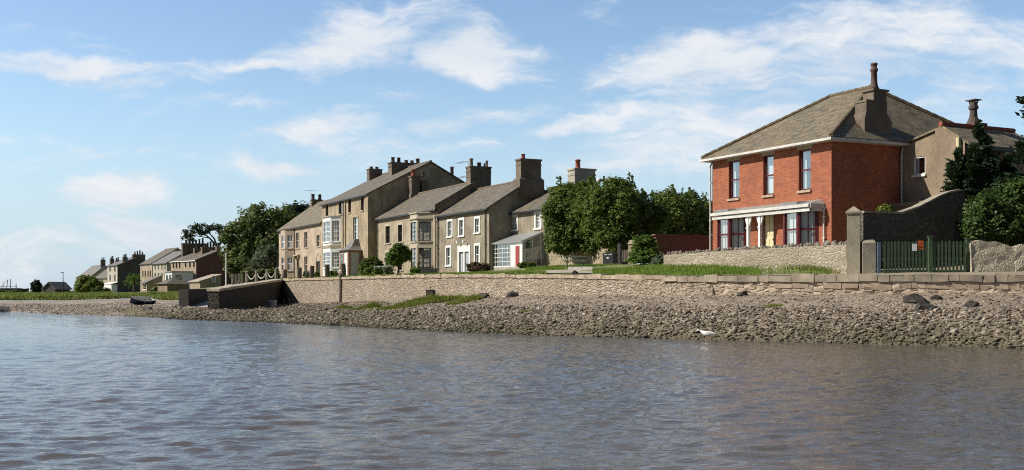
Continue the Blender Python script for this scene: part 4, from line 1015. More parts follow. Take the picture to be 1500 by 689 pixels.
# hipped shed on the grass
fr = Fr(245, 168, -50, .9); x0 = fr.lx(231); yb = fr.ly(276.5); z1 = fr.zz(245,416)
root = fr.root('hipped_shed', 'low grey shed with shallow hipped roof standing on the grass left of the slipway', 'shed')
m = MB(); m.panel((x0,0),(0,0),-.6,z1); m.quad((0,0,-.6),(0,yb,-.6),(0,yb,z1),(0,0,z1)); m.quad((0,yb,-.6),(x0,yb,-.6),(x0,yb,z1),(0,yb,z1)); m.quad((x0,yb,-.6),(x0,0,-.6),(x0,0,z1),(x0,yb,z1)); m.build('wall', M['rend_ext'], root)
o = .35; m = MB(); h = .95; m.add([(x0-o,-o,z1),(o,-o,z1),(o,yb+o,z1),(x0-o,yb+o,z1),(x0/2,1.8,z1+h),(x0/2,yb-1.8,z1+h)],[(0,1,4),(1,2,5,4),(2,3,5),(3,0,4,5),(3,2,1,0)]); m.build('roof', M['slate'], root)
# porch buildings before the far row
fr = Fr(252, 205, A2, 1.6); root = fr.root('white_porch', 'small white flat roofed porch at the front of the far stone terrace', 'porch'); x0 = fr.lx(242); z1 = fr.zz(252,399)
m = MB(); h = (.25,1.1,1.0,z1-.4); m.panel((x0,0),(0,0),-.5,z1,[(.4,-x0*.45,1.0,z1-.4),(-x0*.55,-x0-.4,1.0,z1-.4)],.1); m.panel((0,0),(0,4),-.5,z1,[(.6,2.,1.,z1-.4)],.1); m.quad((0,4,-.5),(x0,4,-.5),(x0,4,z1),(0,4,z1)); m.quad((x0,4,-.5),(x0,0,-.5),(x0,0,z1),(x0,4,z1)); m.build('wall', M['white'], root)
for (u0,u1) in ((.4,-x0*.45),(-x0*.55,-x0-.4)): window(root,(x0,0),E1,(u0,u1,1.0,z1-.4),M['white'],bars=(2,2),inset=.04,silm=M['white'])
window(root,(0,0),(0,1),(.6,2.,1.,z1-.4),M['white'],bars=(2,2),inset=.04,silm=M['white'])
m = MB(); m.box(x0-.2,.2,-.2,4.1,z1,z1+.2); m.build('roof', M['lead'], root)
fr = Fr(215, 226, A2, 1.2); root = fr.root('slate_roofed_porch', 'porch with pale sloping slate roof in front of the tan far house', 'porch'); x0 = fr.lx(208.5); z1 = fr.zz(215,415); yb = 3.2
m = MB(); m.panel((x0,0),(0,0),-.5,z1,[(.6,-x0-.6,.8,z1-.3)],.1); m.add([(0,0,-.5),(0,yb,-.5),(0,yb,z1+1.5),(0,0,z1)],[(0,1,2,3)]); m.add([(x0,yb,-.5),(x0,0,-.5),(x0,0,z1),(x0,yb,z1+1.5)],[(0,1,2,3)]); m.quad((0,yb,-.5),(x0,yb,-.5),(x0,yb,z1+1.5),(0,yb,z1+1.5)); m.build('wall', M['rend_tan'], root)
window(root,(x0,0),E1,(.6,-x0-.6,.8,z1-.3),M['white'],bars=(2,2),inset=.04,silm=M['white'])
m = MB(); m.prism([(x0-.2,-.4,z1-.1),(x0-.2,yb+.1,z1+1.6),(x0-.2,yb+.1,z1+1.75),(x0-.2,-.4,z1+.05)],(-x0+.4,0,0)); m.build('roof', M['slate3'], root)
# dark hut on the skyline
fr = Fr(72, 260, -20, .9)
root = fr.root('dark_hut', 'black gabled hut on the skyline of the grass bank at far left', 'hut')
w_, d_, h1, h2 = 3.6, 5., wz(423,260)-.9, wz(414,260)-.9
m = MB(); m.add([(-w_/2,0,-.4),(w_/2,0,-.4),(w_/2,0,h1),(0,0,h2),(-w_/2,0,h1)],[(0,1,2,3,4)]); m.add([(-w_/2,d_,-.4),(w_/2,d_,-.4),(w_/2,d_,h1),(0,d_,h2),(-w_/2,d_,h1)],[(4,3,2,1,0)]); m.quad((w_/2,0,-.4),(w_/2,d_,-.4),(w_/2,d_,h1),(w_/2,0,h1)); m.quad((-w_/2,d_,-.4),(-w_/2,0,-.4),(-w_/2,0,h1),(-w_/2,d_,h1)); m.build('wall', M['rend_dark'], root)
m = MB(); m.prism([(-w_/2-.4,-.3,h1-.25),(0,-.3,h2),(w_/2+.4,-.3,h1-.25),(w_/2+.4,-.3,h1-.1),(0,-.3,h2+.18),(-w_/2-.4,-.3,h1-.1)],(0,d_+.6,0)); m.build('roof', M['slate3'], root)
# ================================================================== quay wall
qw = thing('quay_wall', 'long sandstone river wall with big pink cope stones, running below the houses to the slipway', 'wall', (float(Fl[iw0,0]), float(Fl[iw0,1]), 0))
qo = Vector(qw.location)
iq = [i for i in range(0, NS, 2) if .0 <= ui[i] <= 11.0]
out = -nrm
m = MB()
path = [(Fl[i,0], Fl[i,1]) for i in iq]
split = next(k for k, i in enumerate(iq) if ui[i] > 4.6)
def face(seq, batter, lip=.0):
    mm = MB(); nseg = 5
    for k in range(len(seq)-1):
        i, j = seq[k], seq[k+1]
        for s_ in range(nseg):
            def P(i, f):
                zb_, zt_ = Fz[i]-.5, Tz[i]-.02
                b = max(batter*(1-f), lip)+.03+.035*math.sin(i*1.3+f*7)*(0 < f < 1)
                return Vector((Fl[i,0]+out[i,0]*b, Fl[i,1]+out[i,1]*b, zb_+(zt_-zb_)*f)) - qo
            mm.quad(P(i,s_/nseg), P(i,(s_+1)/nseg), P(j,(s_+1)/nseg), P(j,s_/nseg))
        a, b = P(i,1), P(j,1)
        ia = Vector((nrm[i,0],nrm[i,1],0))*.5; ja = Vector((nrm[j,0],nrm[j,1],0))*.5
        mm.quad(a, a+ia, b+ja, b)
    return mm
face([iq[k] for k in range(split, len(iq))], .3).build('rubble_face', M['quay'], qw)
face([iq[k] for k in range(0, split+1)], .12, .07).build('block_face', M['ashlar'], qw)
# big cope stones on the right part, low rough cope on the rest
m = MB(); pts_ = [Vector((Fl[i,0], Fl[i,1], Tz[i])) for i in iq]
cum = [0]
for a, b in zip(pts_, pts_[1:]): cum.append(cum[-1]+(b-a).length)
def along(s):
    k = max(0, min(len(cum)-2, int(np.searchsorted(cum, s))-1)); f = (s-cum[k])/max(1e-6, cum[k+1]-cum[k])
    return pts_[k].lerp(pts_[k+1], f)
s = 0.
send = cum[split]+2.5
def cstone(mm, s, L, h0, h1, d0, d1, jit=.02):
    a, b = along(s)-qo, along(s+L)-qo; e = (b-a).normalized(); n = Vector((-e.y, e.x, 0))*-1   # path runs right to left: inland is to the right of travel
    j = lambda: R.uniform(-jit, jit)
    c = []
    for (u, d, z) in ((0,d0,h0),(1,d0,h0),(1,d1,h0),(0,d1,h0),(0,d0,h1),(1,d0,h1),(1,d1,h1),(0,d1,h1)):
        p = (b if u else a) + n*(d+j()); c.append((p.x, p.y, p.z+z+j()))
    mm.add(c, [(0,3,2,1),(4,5,6,7),(0,1,5,4),(1,2,6,5),(2,3,7,6),(3,0,4,7)])
while s < send:
    L = R.uniform(.4, 1.05); cstone(m, s, L-.022, -.26-R.uniform(0,.03), .02+R.uniform(-.08,.05), -.17+R.uniform(-.02,.02), .5, .03); s += L
m.build('cope_stones', M['capstone'], qw)
m = MB(); s = 0.
while s < send-6:
    L = R.uniform(.35, 1.1); cstone(m, s, L-.022, -.55+R.uniform(-.06,.03), -.31+R.uniform(-.03,.02), -.125+R.uniform(-.02,.04), .3, .03); s += L
m.build('block_course', m_plain('buff_sandstone',(.36,.285,.21),.9,.35,1.8), qw)
m = MB(); s = send
while s < cum[-1]-1:
    L = R.uniform(.5, 1.4); cstone(m, s, L-.02, -.2, R.uniform(-.02,.05), -.1, .45); s += L
m.build('rough_cope', m_plain('rough_cope_stone',(.36,.29,.21),.95,.4,3), qw)
ie = iq[-1]; m = MB(); p0 = Vector((Fl[ie,0]+out[ie,0]*.3, Fl[ie,1]+out[ie,1]*.3, 0))-qo; p1 = Vector((Fl[ie,0]+nrm[ie,0]*12, Fl[ie,1]+nrm[ie,1]*12, 0))-qo
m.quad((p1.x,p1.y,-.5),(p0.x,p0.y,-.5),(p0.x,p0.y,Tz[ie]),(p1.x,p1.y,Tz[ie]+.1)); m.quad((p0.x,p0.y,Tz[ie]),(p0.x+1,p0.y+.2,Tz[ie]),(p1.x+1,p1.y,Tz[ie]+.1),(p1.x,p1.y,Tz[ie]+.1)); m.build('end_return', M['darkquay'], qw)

def wall_pt(px, d=.5):
    pxs = CX+F*Fl[:,0]/Fl[:,1]; k = int(np.argmin(np.abs(pxs-px)+(ui > 11.3)*1e3)); return (float(Fl[k,0]+nrm[k,0]*d), float(Fl[k,1]+nrm[k,1]*d))
# ------------------------------------------------------------------ slipway walls
def spur(name, label, pr, pl, Dn, Df, ztn, ztf, zb, capm, wm):
    a = Vector((wx(pr, Dn), Dn)); far = Vector((wx(*pl), Df)) if isinstance(pl, tuple) else None
    return a
def block_wall(name, label, A, B, T, z0, zA, zB, wm, cap=None):
    """wall from near right corner A to far right corner B, thickness vector T to the left"""
    A, B, T = Vector(A), Vector(B), Vector(T)
    root = thing(name, label, 'wall', (A.x, A.y, z0))
    q = lambda p, z: (p.x-A.x, p.y-A.y, z-z0)
    m = MB()
    c = [q(A,z0-.6),q(B,z0-.6),q(B+T,z0-.6),q(A+T,z0-.6),q(A,zA),q(B,zB),q(B+T,zB),q(A+T,zA)]
    m.add(c, [(0,3,2,1),(4,5,6,7),(0,1,5,4),(1,2,6,5),(2,3,7,6),(3,0,4,7)]); m.build('masonry', wm, root)
    if cap:
        L = (B-A).length; n = max(2, int(L/1.5)); cm = MB(); t = T.normalized()*.08; e = (B-A).normalized()*.07
        for k in range(n):
            p0, p1 = A.lerp(B, k/n), A.lerp(B, (k+.985)/n); za, zb_ = zA+(zB-zA)*k/n, zA+(zB-zA)*(k+1)/n
            if k == 0: p0 = p0 - e
            d = R.uniform(-.02,.03)
            lo, hi = .003, .2
            cc = [q(p0-t,za+lo),q(p1-t,zb_+lo),q(p1+T+t,zb_+lo),q(p0+T+t,za+lo),q(p0-t,za+hi+d),q(p1-t,zb_+hi+d),q(p1+T+t,zb_+hi+d),q(p0+T+t,za+hi+d)]
            cm.add(cc, [(0,3,2,1),(4,5,6,7),(0,1,5,4),(1,2,6,5),(2,3,7,6),(3,0,4,7)])
        cm.build('cope_stones', cap, root)
    return root
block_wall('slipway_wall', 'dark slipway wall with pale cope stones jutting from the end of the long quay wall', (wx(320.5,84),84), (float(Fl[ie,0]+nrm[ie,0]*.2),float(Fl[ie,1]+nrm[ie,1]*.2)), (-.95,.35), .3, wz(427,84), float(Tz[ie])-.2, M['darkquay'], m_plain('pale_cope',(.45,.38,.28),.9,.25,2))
block_wall('slipway_wall', 'blank dark slipway wall without cope stones, farther left across the slip', (wx(276,91),91), (wx(322,104),104), (-.95,.5), .35, wz(424,91), wz(423,104), m_plain('shade_dark_slip_wall',(.026,.021,.018),.9,.35,1.5))  # near-black base colour carries the shade of this wall
# ramp behind them
m = MB(); m.quad((wx(277,93),93,.55),(wx(318,86),86,.45),(wx(396,113),113,2.4),(wx(330,128),128,2.5)); m.quad((wx(330,128),128,2.5),(wx(396,113),113,2.4),(wx(404,150),150,3.35),(wx(335,160),160,2.6))
o = m.build('slipway_ramp', M['concrete']); o['kind'] = 'structure'

# ================================================================== garden walls, gate
G0, G1 = Vector((wx(1240,47.3),47.3)), Vector((wx(972,60.5),60.5))
gw = thing('garden_wall', 'long lichened garden wall with jagged upright cope stones in front of the red brick house', 'wall', (G0.x, G0.y, 2.5))
L = (G1-G0).length; e = (G1-G0)/L; n = Vector((e.y, -e.x))
if n.y < 0: n = -n
m = MB(); N_ = 26
top = lambda f: wz(354+16*f+1.0, 47.3+13.2*f)-2.5-.1
for k in range(N_):
    f0, f1 = k/N_, (k+1)/N_
    P0, P1 = G0+e*L*f0-G0, G0+e*L*f1-G0
    w0, w1 = .03*math.sin(k*1.9), .03*math.sin((k+1)*1.9)
    m.quad((P1.x,P1.y,-.8),(P0.x,P0.y,-.8),(P0.x-n.x*w0*0,P0.y,top(f0)),(P1.x,P1.y,top(f1)))
    m.quad((P0.x,P0.y,top(f0)),(P0.x+n.x*.45,P0.y+n.y*.45,top(f0)),(P1.x+n.x*.45,P1.y+n.y*.45,top(f1)),(P1.x,P1.y,top(f1)))
m.build('wall_face', M['gardenrubble'], gw)
pts = []; ss = []
s = .25
while s < L-.1:
    r = R.uniform(.06,.125)*(1.4 if R.random() < .12 else 1); p = e*s + n*R.uniform(.12,.3); pts.append((p.x,p.y,top(s/L)+r*.45)); ss.append(r); s += r*R.uniform(1.1,2.2)
V, Fc = stones(np.array(pts), ss, (.9,1.5)); o = np_mesh('cope_stones', V, Fc, M['cope'], False, gw)
# square pier with pyramid cap
px_, D_ = 1251, 47.0
pf = Fr(1240.5, 47.15, -20, 2.5); w_ = pf.lx(1263, 0)*.86
root = pf.root('gate_pier', 'square cement gate pier with pyramid cap, rising above the garden wall by the red house', 'pier')
zt = wz(313,47)-2.5
m = MB(); m.box(0,w_,0,w_,-.5,zt); m.build('shaft', M['gardenwall'], root)
m = MB(); m.box(-.05,w_+.05,-.05,w_+.05,zt+.001,zt+.09); m.frustum((w_/2,w_/2,zt+.089),(w_/2,w_/2,zt+.33),(w_/2+.049,w_/2+.049),(.02,.02)); m.build('cap', M['gardenwall'], root)
# short wall between pier and gate
fr = Fr(1263.5, 46.9, -8, 2.5); w_ = fr.lx(1283)
root = fr.root('wall_stub', 'short thick cement wall end with pale top between the gate pier and the green gate', 'wall')
z1 = wz(352.5,46.8)-2.5
m = MB(); m.box(0,w_,0,.55,-.6,z1-.1); m.frustum((w_/2,.275,z1-.099),(w_/2,.275,z1+.04),(w_/2-.001,.274),(w_/2-.05,.15)); m.build('wall_face', M['gardenwall'], root)
fr = Fr(1285.5, 46.6, -8, 2.5); w_ = fr.lx(1290.3)
root = fr.root('gate_post', 'blue grey flaking gate post beside the cement wall end', 'post'); m = MB(); m.box(0,w_,0,w_,-.4,wz(355,46.6)-2.5); m.build('post', M['bluepaint'], root)
# picket gate: two leaves
def picket_leaf(label, pa, pb, D0, ang, npk, z0, z1, sign=False, endpost=None):
    fr = Fr(pa, D0, ang, 2.5); w = fr.lx(pb); root = fr.root('picket_gate', label, 'gate', 'leaves of the green gate')
    m = MB(); pw = w/npk
    for k in range(npk):
        u = pw*(k+.5); h = z1 + R.uniform(-.02,.02); l = R.uniform(-.015,.015)
        m.prism([(u-pw*.3,0,z0+R.uniform(0,.04)),(u+pw*.3,0,z0+.02),(u+pw*.3+l,0,h-.05),(u+l,0,h),(u-pw*.3+l,0,h-.05)],(0,.022,0))
    m.build('pickets', M['gate'], root)
    for f in (.1,.47,.86): m = MB(); z = z0+(z1-z0)*f; m.box(0,w,.024,.07,z-.05,z+.05); m.build('rail', M['gate'], root)
    return fr, root, w
z0, z1 = .04, wz(353,46)-2.5
fr1, g1, w1 = picket_leaf('dark green picket gate leaf carrying a white notice and an orange sign', 1293.5, 1360.5, 46.4, -6, 13, z0, z1)
fr2, g2, w2 = picket_leaf('dark green picket gate leaf without notices, next to the rough sunlit wall', 1366.5, 1416, 46.05, -6, 9, z0, z1)
for (px, py0, lab) in ((1363.5,347,'thick dark green post with flat cap in the middle of the picket gate'),(1418.5,350,'dark green post at the rough wall end of the picket gate')):
    m = MB(); f = Fr(px, 46.05, -6, 2.5); r_ = thing('gate_post', lab, 'post', f.loc(), f.a); h = wz(py0,46)-2.5; m.box(-.085,.085,-.02,.15,-.3,h); m.box(-.11,.11,-.045,.175,h,h+.04); m.build('post', M['gate'], r_)
def notice(label, px0, px1, py0, py1, mat, lines):
    a = Fr(px0, 46.3, -6, 2.5); w = a.lx(px1); z0, z1 = wz(py1,46.3)-2.5, wz(py0,46.3)-2.5
    r_ = thing('notice', label, 'notice', (a.O[0], a.O[1], 2.5+z0), a.a); h = z1-z0
    y = -.16
    m = MB(); m.box(0,w,y,y+.012,0,h); m.build('sheet', mat, r_)
    m = MB()
    for (u0,u1,f0,f1) in lines: m.box(w*u0,w*u1,y-.004,y-.001,h*f0,h*f1)
    if lines: m.build('lettering', M['black'], r_)
notice('blank white paper notice tied to the green picket gate', 1334.8, 1341.8, 357.5, 368, M['paper'], [])
notice('small orange sign with dark lettering on the green picket gate', 1343.3, 1351, 353, 365.5, M['orange'], [(.12,.88,.6,.67),(.2,.8,.32,.37),(.15,.85,.2,.24)])
# rough sunlit wall on the right
fr = Fr(1421.5, 45.9, -4, 2.5)
root = fr.root('rough_stone_wall', 'pale rough rubble wall in sun to the right of the green gate, under the laurel', 'wall')
m = MB(); n_ = 40; Lw = 14
tops = [wz(356,45.5)-2.5+.12*math.sin(k*.9)+.06*math.sin(k*2.3) for k in range(n_+1)]
nv = 8
for k in range(n_):
    for j in range(nv):
        P = lambda kk, jj: (Lw*kk/n_, -.015*math.sin(kk*2.1+jj*1.7)-.015*math.sin(kk*.9-jj*2.3)-.25*(1-jj/nv), -.5+(tops[kk]+.5)*jj/nv)
        m.quad(P(k,j),P(k+1,j),P(k+1,j+1),P(k,j+1))
    a, b = P(k,nv), P(k+1,nv); m.quad(a,b,(b[0],.5,b[2]),(a[0],.5,a[2]))
m.quad((0,-.25,-.5),(0,-.05,tops[0]),(0,.5,tops[0]),(0,.5,-.5))
m.build('wall_face', m_rubble('pale_rough_rubble',[(.44,.38,.28),(.55,.49,.38),(.48,.41,.30),(.60,.55,.45)],(.50,.44,.34),8.,12.,.02,(.42,.36,.26),.6), root)
# dark sweeping wall behind the gate, running back from the pier
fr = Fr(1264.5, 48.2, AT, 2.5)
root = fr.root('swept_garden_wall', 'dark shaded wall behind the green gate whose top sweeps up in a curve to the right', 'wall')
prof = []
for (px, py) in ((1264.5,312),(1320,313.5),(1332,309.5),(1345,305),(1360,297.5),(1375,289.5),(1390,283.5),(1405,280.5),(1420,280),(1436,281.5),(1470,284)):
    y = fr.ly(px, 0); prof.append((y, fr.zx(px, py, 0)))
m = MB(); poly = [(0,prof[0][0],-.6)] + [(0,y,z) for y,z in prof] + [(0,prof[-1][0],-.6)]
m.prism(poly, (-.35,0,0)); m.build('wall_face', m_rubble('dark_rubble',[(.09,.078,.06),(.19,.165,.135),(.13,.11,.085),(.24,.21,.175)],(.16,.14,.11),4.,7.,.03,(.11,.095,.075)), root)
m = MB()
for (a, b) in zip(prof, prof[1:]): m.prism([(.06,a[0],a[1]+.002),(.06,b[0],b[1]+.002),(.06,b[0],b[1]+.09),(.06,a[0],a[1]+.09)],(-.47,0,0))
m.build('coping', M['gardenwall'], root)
# dark buttress where the two heights meet, and sunlit rubble wall behind the picnic table
fr = Fr(905, 76.4, AT, 3.4)
root = fr.root('sunlit_rubble_wall', 'sunlit rubble wall with uneven top behind the picnic table and litter bin', 'wall')
x0 = fr.lx(795.5); n_ = 26; m = MB()
tp = lambda x: wz(361, fr.D(x))-3.4+.08*math.sin(x*2.3)+.06*math.sin(x*5.1)
for k in range(n_):
    a, b = x0+(0-x0)*k/n_, x0+(0-x0)*(k+1)/n_
    for j in range(5):
        P = lambda x, j: (x, -.04*math.sin(x*3+j*2), -.6+(tp(x)+.6)*j/5)
        m.quad(P(a,j),P(b,j),P(b,j+1),P(a,j+1))
    m.quad(P(a,5),P(b,5),(b,.5,tp(b)),(a,.5,tp(a)))
m.quad((0,-.04,-.6),(0,.5,-.6),(0,.5,tp(0)),(0,-.04,tp(0)))
m.build('wall_face', M['rubble'], root)
m = MB(); xq = fr.lx(886); q = tp(xq); m.box(xq-.45,xq+.45,-.12,.55,q-.1,q+.75); m.frustum((xq,.215,q+.751),(xq,.215,q+1.0),(.5,.38),(.1,.1)); m.build('pier', M['rubble'], root)
# dark red brick wall between the trees and the house
fr = Fr(957, 65.5, AT, 3.4)
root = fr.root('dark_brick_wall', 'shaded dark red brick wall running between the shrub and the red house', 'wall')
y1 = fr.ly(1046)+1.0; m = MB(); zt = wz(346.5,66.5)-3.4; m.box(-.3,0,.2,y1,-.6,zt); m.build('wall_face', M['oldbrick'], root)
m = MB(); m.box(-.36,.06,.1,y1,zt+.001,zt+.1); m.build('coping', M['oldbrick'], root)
# small picket gate and its pier
fr = Fr(911, 74, -40, 3.35); w = fr.lx(923); zt = wz(365,73)-3.35
root = fr.root('wooden_wicket', 'little brown wooden wicket gate between the rubble wall and the shrub', 'gate')
m = MB()
for k in range(5): u = w*(k+.5)/5; m.prism([(u-.045,0,.05),(u+.045,0,.05),(u+.045,0,zt-.07),(u,0,zt),(u-.045,0,zt-.07)],(0,.025,0))
m.build('pickets', M['timber'], root)
for z in (.35, zt-.35): m = MB(); m.box(0,w,.027,.07,z-.05,z+.05); m.build('rail', M['timber'], root)
m = MB(); fq = Fr(907.5, 75, -40, 3.35); r_ = thing('wooden_post', 'tall dark wooden post at the end of the sunlit rubble wall', 'post', fq.loc(), fq.a); m.box(-.11,.11,-.1,.1,-.3,wz(357,75)-3.35); m.build('post', M['darkwood'], r_)
fq = Fr(926.5, 72.5, -40, 3.3); r_ = thing('gate_pier', 'slim pale stone pier with slanted cap beside the wooden wicket, half behind the shrub', 'pier', fq.loc(), fq.a); zt = wz(358,72.5)-3.3
m = MB(); m.box(-.2,.2,-.2,.2,-.4,zt); m.build('shaft', M['rubble'], r_); m = MB(); m.frustum((0,0,zt+.001),(0.05,0,zt+.28),(.26,.26),(.2,.12)); m.build('cap', M['rubble'], r_)

# ================================================================== path
m = MB(); N_ = 30; W_ = 5
A_ = [(wx(790,63),63),(wx(815,60.5),60.5),(wx(850,58.3),58.3),(wx(890,55.8),55.8)]; B_ = [(wx(776,70),70),(wx(812,68),68),(wx(845,64),64),(wx(872,60),60)]
def lerpl(P, f): k = min(len(P)-2, int(f*(len(P)-1))); g = f*(len(P)-1)-k; return (P[k][0]*(1-g)+P[k+1][0]*g, P[k][1]*(1-g)+P[k+1][1]*g)
for i in range(N_):
    for j in range(W_):
        def P(i, j):
            a, b = lerpl(A_, i/N_), lerpl(B_, i/N_); x, y = a[0]+(b[0]-a[0])*j/W_, a[1]+(b[1]-a[1])*j/W_
            return (x, y, gz(x, y)+.05)
        m.quad(P(i,j),P(i+1,j),P(i+1,j+1),P(i,j+1))
o = m.build('path', m_plain('sandy_path',(.37,.32,.25),.95,.2,1.5)); o['kind'] = 'structure'
m = MB(); m.prism([(wx(832,66),66,gz(wx(832,66),66)-.1),(wx(868,64),64,gz(wx(868,64),64)-.1),(wx(868,65.2),65.2,gz(wx(868,65),65)-.1),(wx(832,67.2),67.2,gz(wx(832,67),67)-.1)],(0,0,.3)); o = m.build('kerb_stone', M['concrete']); tag(o, 'long pale kerb stone lying at the grass edge in front of the picnic table', 'kerb stone')

# ================================================================== furniture
# litter bin (dual)
fr = Fr(897.5, 73.2, -38, gz(wx(889,73.5),73.5)); zb = fr.zb; hh = wz(370,73.3)-zb
root = fr.root('litter_bin', 'black double litter bin with white stickers standing on the grass before the sunlit wall', 'bin')
w_, d_ = 1.0, .62
x0 = -.78
m = MB(); m.box(x0,0,0,d_,.04,hh*.8); m.box(x0-.02,.02,-.02,d_+.02,0,.05); m.build('body', M['black'], root)
m = MB(); prof = [(0,hh*.8+.002),(0,hh*.9),(.12,hh),(d_-.12,hh),(d_,hh*.9),(d_,hh*.8+.002)]; m.prism([(x0-.03,y,z) for y,z in prof],(.84,0,0)); m.build('hood', M['black'], root)
for u in (.1,.46): m = MB(); m.box(x0+u,x0+u+.24,-.012,-.002,hh*.81,hh*.89); m.build('opening', M['steel'], root)
m = MB(); m.box(x0+.3,x0+.46,-.01,-.002,hh*.55,hh*.65); m.build('sticker', M['paper'], root)
m = MB(); m.box(x0-.012,x0-.002,.2,.38,hh*.55,hh*.68); m.build('sticker', M['paper'], root)
m = MB(); m.box(x0-.035,x0-.032,.15,.42,hh*.83,hh*.9); m.build('opening', M['steel'], root)
# picnic table
cx_, D_ = wx(842,70.5), 70.5
root = thing('picnic_table', 'weathered green wooden picnic table with attached benches on the grass before the sunlit wall', 'picnic table', (cx_, D_, gz(cx_,D_)), math.radians(-8)); root.scale = (.78,.78,1.)
tg = m_plain('weathered_green_timber', (.2,.23,.17), .9, .3, 6)
m = MB()
for k in range(5): y = -.36+.18*k; m.box(-.95,.95,y-.08,y+.08,.70,.75)
m.build('tabletop', tg, root)
for s in (-1,1):
    m = MB()
    for k in range(2): y = s*(.68+.16*k); m.box(-.95,.95,y-.07,y+.07,.42,.465)
    m.build('bench_seat', tg, root)
for x in (-.68,.68):
    m = MB()
    for s in (-1,1): m.prism([(x,s*.2,.699),(x,s*.3,.699),(x,s*.78,0),(x,s*.68,0)],(.05,0,0))
    m.box(x+.051,x+.1,-.85,.85,.33,.419); m.box(x+.051,x+.1,-.4,.4,.62,.699); m.build('leg_frame', tg, root)
# street lamp among the trees
fr = Fr(886.5, 79.5, 0, 3.5); root = fr.root('street_lamp', 'thin grey lamp post with white globe rising out of the sycamores', 'street lamp')
h = wz(264,79.5)-3.5
m = MB(); m.tube([(0,0,-.3),(0,0,h-.2)],[.06,.04],8); m.build('post', M['steel'], root)
m = MB(); m.tube([(0,0,h-.22),(-.15,0,h-.08),(-.42,0,h-.02)],.025,6); m.build('arm', M['steel'], root)
m = MB(); m.lathe((-.45,0,h-.2),[(.05,0),(.17,.08),(.2,.2),(.15,.32),(.03,.37)],12); m.build('globe', M['white'], root, smooth=True)
fr = Fr(92.5, 230, 0, .9); root = fr.root('lamp_post', 'slim dark lamp post standing alone on the grass bank at far left', 'lamp post'); h = wz(400,230)-.9
m = MB(); m.tube([(0,0,-.3),(0,0,h)],[.12,.06],8); m.tube([(0,0,-.3),(0,0,1.2)],.17,8); m.build('post', M['rust'], root); m = MB(); m.box(-.5,.15,-.12,.12,h,h+.14); m.build('lantern', M['steel'], root)
# timber posts along the quay edge
PO = [(416.5,395,410,109.5,'squat weathered quay post nearest to the slipway, before the pink house'),(437.3,392,409,103.5,'weathered quay post in front of the dark hooded doorway'),(458,389.5,409,98.8,'weathered quay post standing before the arched doorway of the pink house'),
      (479.5,388,408,95,'weathered quay post in front of the white canted bay'),(503,386.5,409,91.2,'taller weathered quay post right beside the long mooring pole')]
for (px, y0, y1, D, lab) in PO:
    x, D = wall_pt(px, 1.1); zb = gz(x, D); m = MB(); h = wz(y0, D)-zb
    m.tube([(0,0,-.08),(R.uniform(-.03,.03),0,h*.5),(R.uniform(-.04,.04),0,h)],[.24,.23,.21],9); o = m.build('quay_post', M['timber'], None, (x, D, zb)); tag(o, lab, 'post', 'timber posts along the quay edge')
x, D = wall_pt(497.5, -.45); m = MB(); m.tube([(0,0,-.4),(.03,0,1.),(.02,0,wz(402.5,D)-bz(x,D))],[.15,.14,.12],8); o = m.build('mooring_pole', M['timber'], None, (x, D, bz(x,D))); tag(o, 'long dark mooring pole standing on the shingle against the quay wall', 'pole')
D = 92; x = wx(666, D); 
PT = [(341,401.5,'first timber stake from the flagpole, behind the slipway wall'),(345.5,402,'second timber stake from the flagpole, behind the slipway wall'),(350.3,401.5,'third timber stake from the flagpole, behind the slipway wall'),(354.5,402.5,'timber stake nearest to the white chains, behind the slipway wall')]
for (px, y0, lab) in PT:
    D = 122; x = wx(px, D); zb = 2.0; m = MB(); m.tube([(0,0,-.6),(0,0,wz(y0,D)-zb)],[.13,.12],7); o = m.build('timber_stake', M['greytimber'], None, (x, D, zb)); tag(o, lab, 'stake', 'timber stakes behind the slipway')
# chains between white posts
CP = [(361.5,399,116),(375.5,398,115),(391,396.5,114),(404.5,395,113)]
CL = ['chain post at the slipway end of the white chains','second chain post from the slipway end','third chain post from the slipway end, topped by the white chain','chain post closest to the pink house bay']
tops_ = []
for (px, y0, D), lab in zip(CP, CL):
    x = wx(px, D); zb = wz(411,D); m = MB(); h = wz(y0,D)-zb; m.tube([(0,0,-.8),(0,0,h)],[.16,.14],8); m.lathe((0,0,h),[(.18,0),(.18,.06),(.05,.14)],8); o = m.build('chain_post', M['greytimber'], None, (x, D, zb)); tag(o, lab, 'post', 'posts of the white chain fence'); tops_.append(Vector((x,D,zb+h-.02)))
for a, b, lab in zip(tops_, tops_[1:], ('left swag of white chain, nearest the slipway end','middle swag of white chain between the second and third chain posts','right swag of white chain, ending beside the pink house bay')):
    m = MB(); m.tube([a.lerp(b, k/14)-Vector((0,0,.75*(1-(2*k/14-1)**2)))-a for k in range(15)], .05, 6); o = m.build('white_chain', M['offwhite'], None, a); tag(o, lab, 'chain', 'white chains')
D = 124; x = wx(331, D); m = MB(); m.tube([(0,0,-1.),(0,0,wz(373,D)-2.2)],[.1,.06],8); m.lathe((0,0,wz(373,D)-2.2),[(.1,0),(.1,.1),(.02,.16)],8); o = m.build('flagpole', M['white'], None, (x, D, 2.2)); tag(o, 'bare white flagpole behind the cope stones of the slipway wall', 'flagpole')
# thin railing before the bay fronted cottage
a = Vector((wx(548.5,104),104)); b = Vector((wx(574,99.5),99.5)); zb = gz(a.x,a.y)
root = thing('railing', 'low grey railing with thin posts between the clipped hedge and the small round tree', 'railing', (a.x,a.y,zb)); n_ = 5
for k in range(n_): p = (b-a)*k/(n_-1); m = MB(); m.box(p.x-.06,p.x+.06,p.y-.05,p.y+.05,-.2,.95); m.build('post', M['offwhite'], root)
m = MB(); 
for z in (.45,.82): m.tube([(0,0,z),((b-a).x,(b-a).y,z)],.03,6)
m.build('rail', M['steel'], root)
